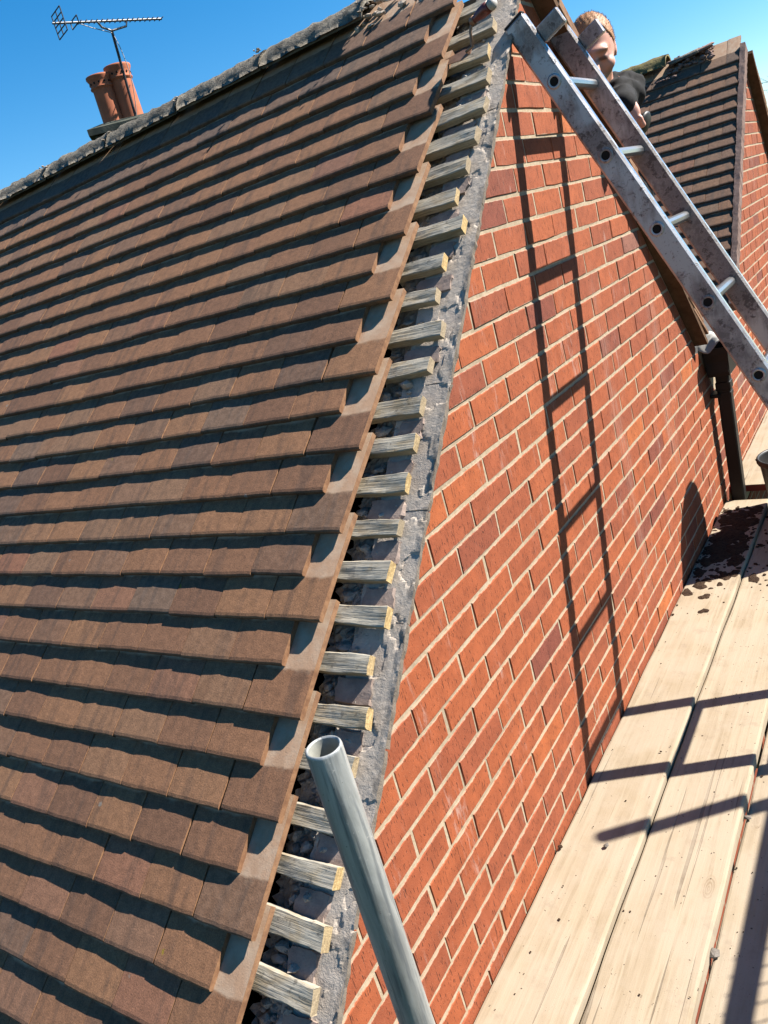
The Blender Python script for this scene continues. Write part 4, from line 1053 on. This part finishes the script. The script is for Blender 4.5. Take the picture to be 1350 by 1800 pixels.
# ---------------------------------------------------------------- bare tree far behind the gable
tb = ray(1405, 260, 15.5); tr_ = empty('bare_tree', (tb[0], tb[1], -3.7), 'leafless tree whose twigs show past the far gable', 'tree')
rn = random.Random(4); BT, BC = MB(), MB()
def branch(p, d, L, r, dep):
    pts = [p]; q_ = Vector(p); dd = Vector(d)
    for j in range(4):
        dd = (dd+Vector((rn.gauss(0, .12), rn.gauss(0, .12), rn.gauss(.03, .10)))).normalized(); q_ = q_+dd*L/4; pts.append(q_.copy())
    (BT if dep < 2 else BC).tube(pts, [r*(1-.14*j) for j in range(5)], 6 if dep < 2 else 4, False)
    if dep < 6:
        for j in range(3 if dep < 5 else 2):
            a = rn.uniform(.3, .75); t_ = dd.orthogonal().normalized(); t_.rotate(Matrix.Rotation(rn.uniform(0, 6.28), 3, dd))
            branch(pts[rn.choice([2, 3, 4, 4])], (dd*math.cos(a)+t_*math.sin(a)).normalized(), L*rn.uniform(.62, .8), r*.56, dep+1)
branch(Vector((tb[0], tb[1], -3.7)), Vector((0, 0, 1)), 2.4, .13, 0)
put(BT, 'trunk', M['bark'], tr_); put(BC, 'crown', M['bark'], tr_)

# ---------------------------------------------------------------- the roofer
def skin_mat():
    mt, nt, p = material('skin', .5, .4); a = nd(nt, 'Attribute', attribute_name='mk').outputs['Vector']; s = nd(nt, 'SeparateXYZ', {0: a}); P = pos(nt)
    n = noise(nt, P, 60., 4.); c = mix(nt, n, (.56, .27, .19), (.66, .35, .26))
    c = mix(nt, s.outputs[1], c, mix(nt, noise(nt, P, 320., 2.), (.26, .11, .05), (.50, .26, .15)))
    c = mix(nt, s.outputs[0], c, (.10, .05, .035)); setc(nt, p, c, .7)
    p.inputs['Subsurface Weight'].default_value = .08; p.inputs['Subsurface Radius'].default_value = (.012, .005, .003); return mt
def hair_mat():
    mt, nt, p = material('ginger_hair', .6, .3); P = pos(nt)
    n = noise(nt, scalev(nt, P, 600., 600., 260.), 1., 3., .7); setc(nt, p, mix(nt, step(nt, n, .35, .7), (.34, .15, .065), (.66, .36, .17)), .55); bump(nt, p, n, .2, .002); return mt
M['skin'] = skin_mat(); M['hair'] = hair_mat()
M['hoodie'] = mat_plain('charcoal_hoodie', (.032, .032, .034), .9, .15, 0., .25, 50., .3); M['trouser'] = mat_plain('work_trousers', (.03, .032, .04), .9, .1)
def net(fn, lo, hi, h):
    """surface nets over a signed distance function"""
    lo = np.array(lo); n = np.ceil((np.array(hi)-lo)/h).astype(int)+1
    gx = [lo[i]+h*np.arange(n[i]) for i in range(3)]
    Pg = np.stack(np.meshgrid(*gx, indexing='ij'), -1); S = fn(Pg)
    I = S < 0
    c = np.zeros(tuple(n-1), int)
    for a in (0, 1):
        for b_ in (0, 1):
            for d in (0, 1): c += I[a:n[0]-1+a, b_:n[1]-1+b_, d:n[2]-1+d]
    act = (c > 0) & (c < 8); idx = -np.ones(act.shape, int); idx[act] = np.arange(act.sum())
    ii = np.argwhere(act); acc = np.zeros((len(ii), 3)); cnt = np.zeros(len(ii))
    cor = [(a, b_, d) for a in (0, 1) for b_ in (0, 1) for d in (0, 1)]
    for p0 in cor:
        for ax in range(3):
            if p0[ax]: continue
            p1 = list(p0); p1[ax] = 1
            s0 = S[ii[:, 0]+p0[0], ii[:, 1]+p0[1], ii[:, 2]+p0[2]]; s1 = S[ii[:, 0]+p1[0], ii[:, 1]+p1[1], ii[:, 2]+p1[2]]
            mk = (s0 < 0) != (s1 < 0); t = np.where(mk, s0/(s0-s1+1e-12), 0)
            q = np.array(p0, float)[None]+np.eye(3)[ax][None]*t[:, None]
            acc[mk] += q[mk]; cnt[mk] += 1
    V = lo+h*(ii+acc/np.maximum(cnt, 1)[:, None]); F = []
    for ax in range(3):
        u, v = (ax+1) % 3, (ax+2) % 3
        a0 = [slice(1, -1)]*3; a0[ax] = slice(0, -1); a1 = list(a0); a1[ax] = slice(1, None)
        # edges from grid point p to p+ax, interior in u,v
        A = I[tuple(slice(None, -1) if k == ax else slice(1, -1) for k in range(3))]; Bq = I[tuple(slice(1, None) if k == ax else slice(1, -1) for k in range(3))]
        e = np.argwhere(A != Bq); inside = A[tuple(e.T)]
        base = e.copy(); base[:, u] += 1; base[:, v] += 1
        def cell(du, dv):
            q = base.copy(); q[:, u] += du; q[:, v] += dv; return idx[tuple(q.T)]
        Q = np.stack([cell(-1, -1), cell(0, -1), cell(0, 0), cell(-1, 0)], 1)
        Q[~inside] = Q[~inside][:, ::-1]; F += Q.tolist()
    return V, F
def caps(P, a, b, ra, rb):
    a, b = np.array(a, float), np.array(b, float); ab = b-a; t = np.clip(((P-a)@ab)/(ab@ab), 0, 1)
    return np.linalg.norm(P-a-t[..., None]*ab, axis=-1)-(ra+(rb-ra)*t)
def ell(P, c, Rm, r):
    q = (P-np.array(c))@np.array(Rm).T/np.array(r); k = np.linalg.norm(q, axis=-1); return (k-1)*min(r)
def smin(a, b, k=.03):
    h = np.clip(.5+.5*(b-a)/k, 0, 1); return b+(a-b)*h-k*h*(1-h)
HC = ray(1042, 92, 3.42)                                        # head centre
Fv = Vector((.29, -.91, -.30)).normalized(); Rt = Fv.cross(Vector((0, 0, 1))).normalized(); Up = Rt.cross(Fv).normalized()
HR = np.array([Rt, Fv, Up])                                      # rows: side, forward, up
def hp(a, b, c): return HC+HR.T@np.array([a, b, c])
NECK = HC+np.array([-.03, .10, -.15]); CHEST = HC+np.array([-.10, .26, -.34]); PELV = np.array([-.28, 2.98, .42])
SHR, SHL = HC+np.array([.050, .19, -.150]), HC+np.array([-.30, .22, -.17])
WR = ray(1096, 180, 3.30); EL_ = ray(1090, 166, 3.48)
WL = np.array([-.33, 2.13, .80]); ELL_ = np.array([-.42, 2.34, .88])
FEET = [(-.16, 3.22, ZV+.05), (-.40, 3.25, ZV+.05)]; KNEE = [(-.15, 2.98, .12), (-.40, 3.0, .12)]
def head_sdf(P):
    d = ell(P, hp(0, -.012, .022), HR, (.078, .098, .100))
    d = smin(d, ell(P, hp(0, .028, -.055), HR, (.056, .066, .075)), .04)      # jaw
    d = smin(d, ell(P, hp(0, .075, -.105), HR, (.022, .020, .020)), .03)      # chin
    d = smin(d, ell(P, hp(0, .088, .012), HR, (.048, .014, .011)), .02)       # brow
    d = smin(d, caps(P, hp(0, .092, -.002), hp(0, .116, -.045), .009, .0145), .012)   # nose
    for s_ in (-1, 1):
        d = np.maximum(d, -ell(P, hp(s_*.032, .103, -.012), HR, (.019, .014, .012)))
        d = smin(d, ell(P, hp(s_*.032, .084, -.014), HR, (.014, .012, .011)), .006)
        d = smin(d, ell(P, hp(s_*.047, .060, -.040), HR, (.022, .024, .020)), .02)
        d = smin(d, ell(P, hp(s_*.078, -.015, -.012), HR, (.007, .017, .027)), .008)   # ear
    d = smin(d, ell(P, hp(0, .092, -.072), HR, (.024, .010, .005)), .006)
    d = smin(d, ell(P, hp(0, .088, -.084), HR, (.020, .010, .006)), .006)
    return d
def trunk_sdf(P, g=0.):
    d = caps(P, CHEST, PELV, .155+g, .150+g); d = smin(d, caps(P, SHR+np.array([-.03, 0, 0]), SHL, .062+g, .07+g), .07)
    d = smin(d, caps(P, NECK, CHEST+np.array([0, -.03, .1]), .06+g*.6, .10+g), .06); return d
def arms_sdf(P, g=0.):
    d = caps(P, SHR, EL_, .048+g, .040+g); d = smin(d, caps(P, EL_, EL_+(WR-EL_)*.92, .043+g, .031+g), .03)
    d2 = caps(P, SHL, ELL_, .058+g, .043+g); d2 = smin(d2, caps(P, ELL_, ELL_+(WL-ELL_)*.92, .043+g, .031+g), .03); return np.minimum(d, d2)
def legs_sdf(P, g=0.):
    d = np.full(P.shape[:-1], 9.)
    for q in range(2):
        hpj = PELV+np.array([.09 if q == 0 else -.09, .02, -.04])
        d = smin(d, smin(caps(P, hpj, KNEE[q], .092+g, .066+g), caps(P, KNEE[q], FEET[q], .062+g, .045+g), .04), .02)
    return d
def body_sdf(P):
    d = smin(head_sdf(P), caps(P, hp(0, -.035, -.06), NECK, .056, .060), .03)
    d = smin(d, trunk_sdf(P), .05); d = smin(d, arms_sdf(P), .04); d = smin(d, legs_sdf(P), .05)
    d = np.minimum(d, caps(P, WR-(WR-EL_)*.15, WR, .030, .027)); d = np.minimum(d, caps(P, WL-(WL-ELL_)*.15, WL, .030, .027)); return d
pers = empty('person', (-.28, 3.2, ZV), 'person with cropped ginger hair and dark hoodie leaning over behind the ladder', 'person')
lo, hi = np.minimum.reduce([HC-.16, WR-.07, WL-.07, PELV-.2, np.array([-.52, 2.0, ZV])])-.03, np.maximum.reduce([HC+.16, SHR+.12, np.array([0, 3.35, 1.0]), WR+.1])+.03
Vb, Fb = net(body_sdf, lo, hi, .016)
# finer head joined into the same mesh, coarse head removed
inh = lambda V: (np.linalg.norm((V-HC), axis=1) < .135)
keep = ~inh(Vb)
Vh, Fh = net(lambda P: smin(head_sdf(P), caps(P, hp(0, -.035, -.06), NECK, .056, .060), .03), HC-.17, HC+.17, .0052)
Fb = [f for f in Fb if all(keep[i] for i in f)]
# hands
def hand_sdf(P, w_, fwd, side, grip):
    f, s = np.array(fwd), np.array(side); f /= np.linalg.norm(f); s -= f*(s@f); s /= np.linalg.norm(s); n_ = np.cross(f, s)
    Rm = np.array([s, f, n_]); c = w_+f*.045
    d = smin(ell(P, c, Rm, (.042, .048, .016)), caps(P, w_-f*.02, w_+f*.02, .026, .026), .02)
    for k, L in enumerate((.040, .046, .043, .034)):
        b0 = w_+f*.083+s*(-.030+.020*k); b1 = b0+f*L*.55-n_*L*.55*grip; b2 = b1-n_*L*.62*grip-f*L*.28*grip+f*L*.6*(1-grip)
        b3 = b2-f*L*.5*grip+f*L*.4*(1-grip)+n_*.004
        fd = smin(caps(P, b0, b1, .0098, .0092), caps(P, b1, b2, .0092, .0086), .004); fd = smin(fd, caps(P, b2, b3, .0086, .0075), .004); d = smin(d, fd, .006)
    t0_ = w_+f*.03-s*.036; t1_ = t0_+f*.03-s*.018-n_*.012; t2_ = t1_+f*.026+s*.008-n_*.014
    d = smin(d, smin(caps(P, t0_, t1_, .0125, .0108), caps(P, t1_, t2_, .0105, .0085), .006), .01); return d
hdir = ray(1106, 204, 3.28)-WR; hside = np.array([.2, -.3, .9])
Vr, Fr = net(lambda P: hand_sdf(P, WR, hdir, (.85, .2, .35), .95), WR-.13, WR+.13, .0046)
Vl, Fl = net(lambda P: hand_sdf(P, WL, (.1, -.7, -.6), (.9, .1, 0), .5), WL-.13, WL+.13, .006)
Vall, Fall = [], []
for V_, F_ in ((Vb, Fb), (Vh, Fh), (Vr, Fr), (Vl, Fl)):
    n = len(Vall); Vall += V_.tolist(); Fall += [tuple(i+n for i in f) for f in F_]
Va = np.array(Vall); q = (Va-HC)@HR.T; mk = np.zeros((len(Va), 3))
ne = np.linalg.norm(Va-HC, axis=1) < .18
for s_ in (-1, 1):
    dk = np.sqrt(((q[:, 0]-s_*.033)/.024)**2+((q[:, 2]+.014)/.006)**2); mk[:, 0] = np.maximum(mk[:, 0], np.where(ne & (q[:, 1] > .05), np.clip(1.6-dk, 0, .9), 0))
    dk = np.sqrt(((q[:, 0]-s_*.034)/.026)**2+((q[:, 2]-.012)/.007)**2); mk[:, 1] = np.maximum(mk[:, 1], np.where(ne & (q[:, 1] > .05), np.clip(1.5-dk, 0, .9), 0))
br_ = ne & (q[:, 2] < -.055) & (q[:, 1] > -.01); mk[br_, 1] = np.clip((-.055-q[br_, 2])/.02, 0, .85)
mth = np.sqrt((q[:, 0]/.024)**2+((q[:, 2]+.078)/.004)**2); mk[:, 0] = np.maximum(mk[:, 0], np.where(ne & (q[:, 1] > .06), np.clip(1.3-mth, 0, .6), 0))
me = new_mesh('body', Vall, Fall, M['skin'], True, {'mk': ('FLOAT_VECTOR', mk)}); pw(link('body', me), pers)
def hair_sdf(P):
    d = ell(P, hp(0, -.014, .024), HR, (.0815, .1015, .1045))
    L = (P-HC)@HR.T; front = L[..., 1]-.052-.10*np.clip(.075-L[..., 2], -1, 1)*-1.0
    hl = .070-L[..., 2]-1.5*np.clip(.055-L[..., 1], 0, .1)+.25*np.abs(L[..., 0])*(L[..., 1] > .05)
    rag = .003*np.sin(L[..., 0]*310+2*np.sin(L[..., 2]*190))
    return np.maximum(d+rag*.35, hl+rag)
V_, F_ = net(hair_sdf, HC-.16, HC+.16, .005)
rs = np.random.RandomState(2); Vs, Fs = list(map(tuple, V_)), list(F_); cen = hp(0, -.02, .0)
for k in rs.choice(len(V_), min(len(V_), 5200), False):
    nrm = V_[k]-cen; nrm /= np.linalg.norm(nrm)
    dirv = nrm*.8+HR[1]*.35+rs.normal(0, .25, 3); dirv /= np.linalg.norm(dirv); sd = np.cross(dirv, rs.normal(0, 1, 3)); sd /= np.linalg.norm(sd)
    b0 = V_[k]-nrm*.001+rs.normal(0, .0015, 3); L_h = rs.uniform(.004, .0085); n = len(Vs)
    Vs += [tuple(b0-sd*.0007), tuple(b0+sd*.0007), tuple(b0+dirv*L_h)]; Fs.append((n, n+1, n+2))
V_, F_ = Vs, Fs
pw(link('hair', new_mesh('hair', V_, F_, M['hair'], True)), pers)
def hoodie_sdf(P):
    fold = .006*np.sin(P[..., 2]*95+P[..., 1]*40)+.004*np.sin(P[..., 0]*120-P[..., 2]*60)
    d = smin(trunk_sdf(P, .016), arms_sdf(P, .013), .05); d = smin(d, caps(P, NECK+np.array([-.07, .02, -.03]), NECK+np.array([.07, .02, -.04]), .055, .055), .03)
    cuff = np.minimum(caps(P, EL_+(WR-EL_)*.85, EL_+(WR-EL_)*1.12, .045, .041), caps(P, ELL_+(WL-ELL_)*.80, ELL_+(WL-ELL_)*.97, .046, .043))
    d = smin(d+fold, cuff, .012); return np.maximum(d, PELV[2]-.05-P[..., 2])
V_, F_ = net(hoodie_sdf, lo-.03, hi+.03, .012); pw(link('hoodie', new_mesh('hoodie', V_, F_, M['hoodie'], True)), pers)
V_, F_ = net(lambda P: np.maximum(smin(legs_sdf(P, .012), caps(P, PELV, PELV-.02, .155, .155), .05), P[..., 2]-PELV[2]-.06), np.array([-.62, 2.75, ZV]), np.array([.02, 3.4, .6]), .018); pw(link('trousers', new_mesh('trousers', V_, F_, M['trouser'], True)), pers)
for q_ in range(2):
    fx, fy, fz = FEET[q_]; V_, F_ = net(lambda P: smin(caps(P, (fx, fy+.03, ZV+.05), (fx, fy-.15, ZV+.045), .05, .042), caps(P, (fx, fy, ZV+.05), (fx, fy+.0, ZV+.13), .05, .055), .03), (fx-.08, fy-.25, ZV), (fx+.08, fy+.12, ZV+.22), .014)
    V_ = np.maximum(V_, np.array([-9, -9, ZV+.005])); pw(link('boot', new_mesh('boot', V_, F_, M['black'], True)), pers)
tc_ = Vector(ray(1131, 216, 3.36)); td = (Vector(ray(1142, 245, 3.30))-Vector(ray(1118, 195, 3.36))).normalized(); tx = (Vector(ray(1131, 216, 3.36))-Vector(ray(1105, 209, 3.36))).normalized()
tl_ = empty('hand_tool', tuple(tc_), 'black round hand tool with a pale collar held in the hand', 'tool')
put(MB().lathe([(.0001, -.008), (.034, -.007), (.040, .0), (.040, .006), (.034, .012), (.0001, .013)], tc_, (tx+Vector((0, -.4, .1))).normalized(), 28), 'head', M['black'], tl_)
put(MB().lathe([(.0001, -.04), (.016, -.04), (.024, -.016), (.026, -.005), (.0001, -.005)], tc_, (tx+Vector((0, -.4, .1))).normalized(), 20), 'collar', M['lead'], tl_)
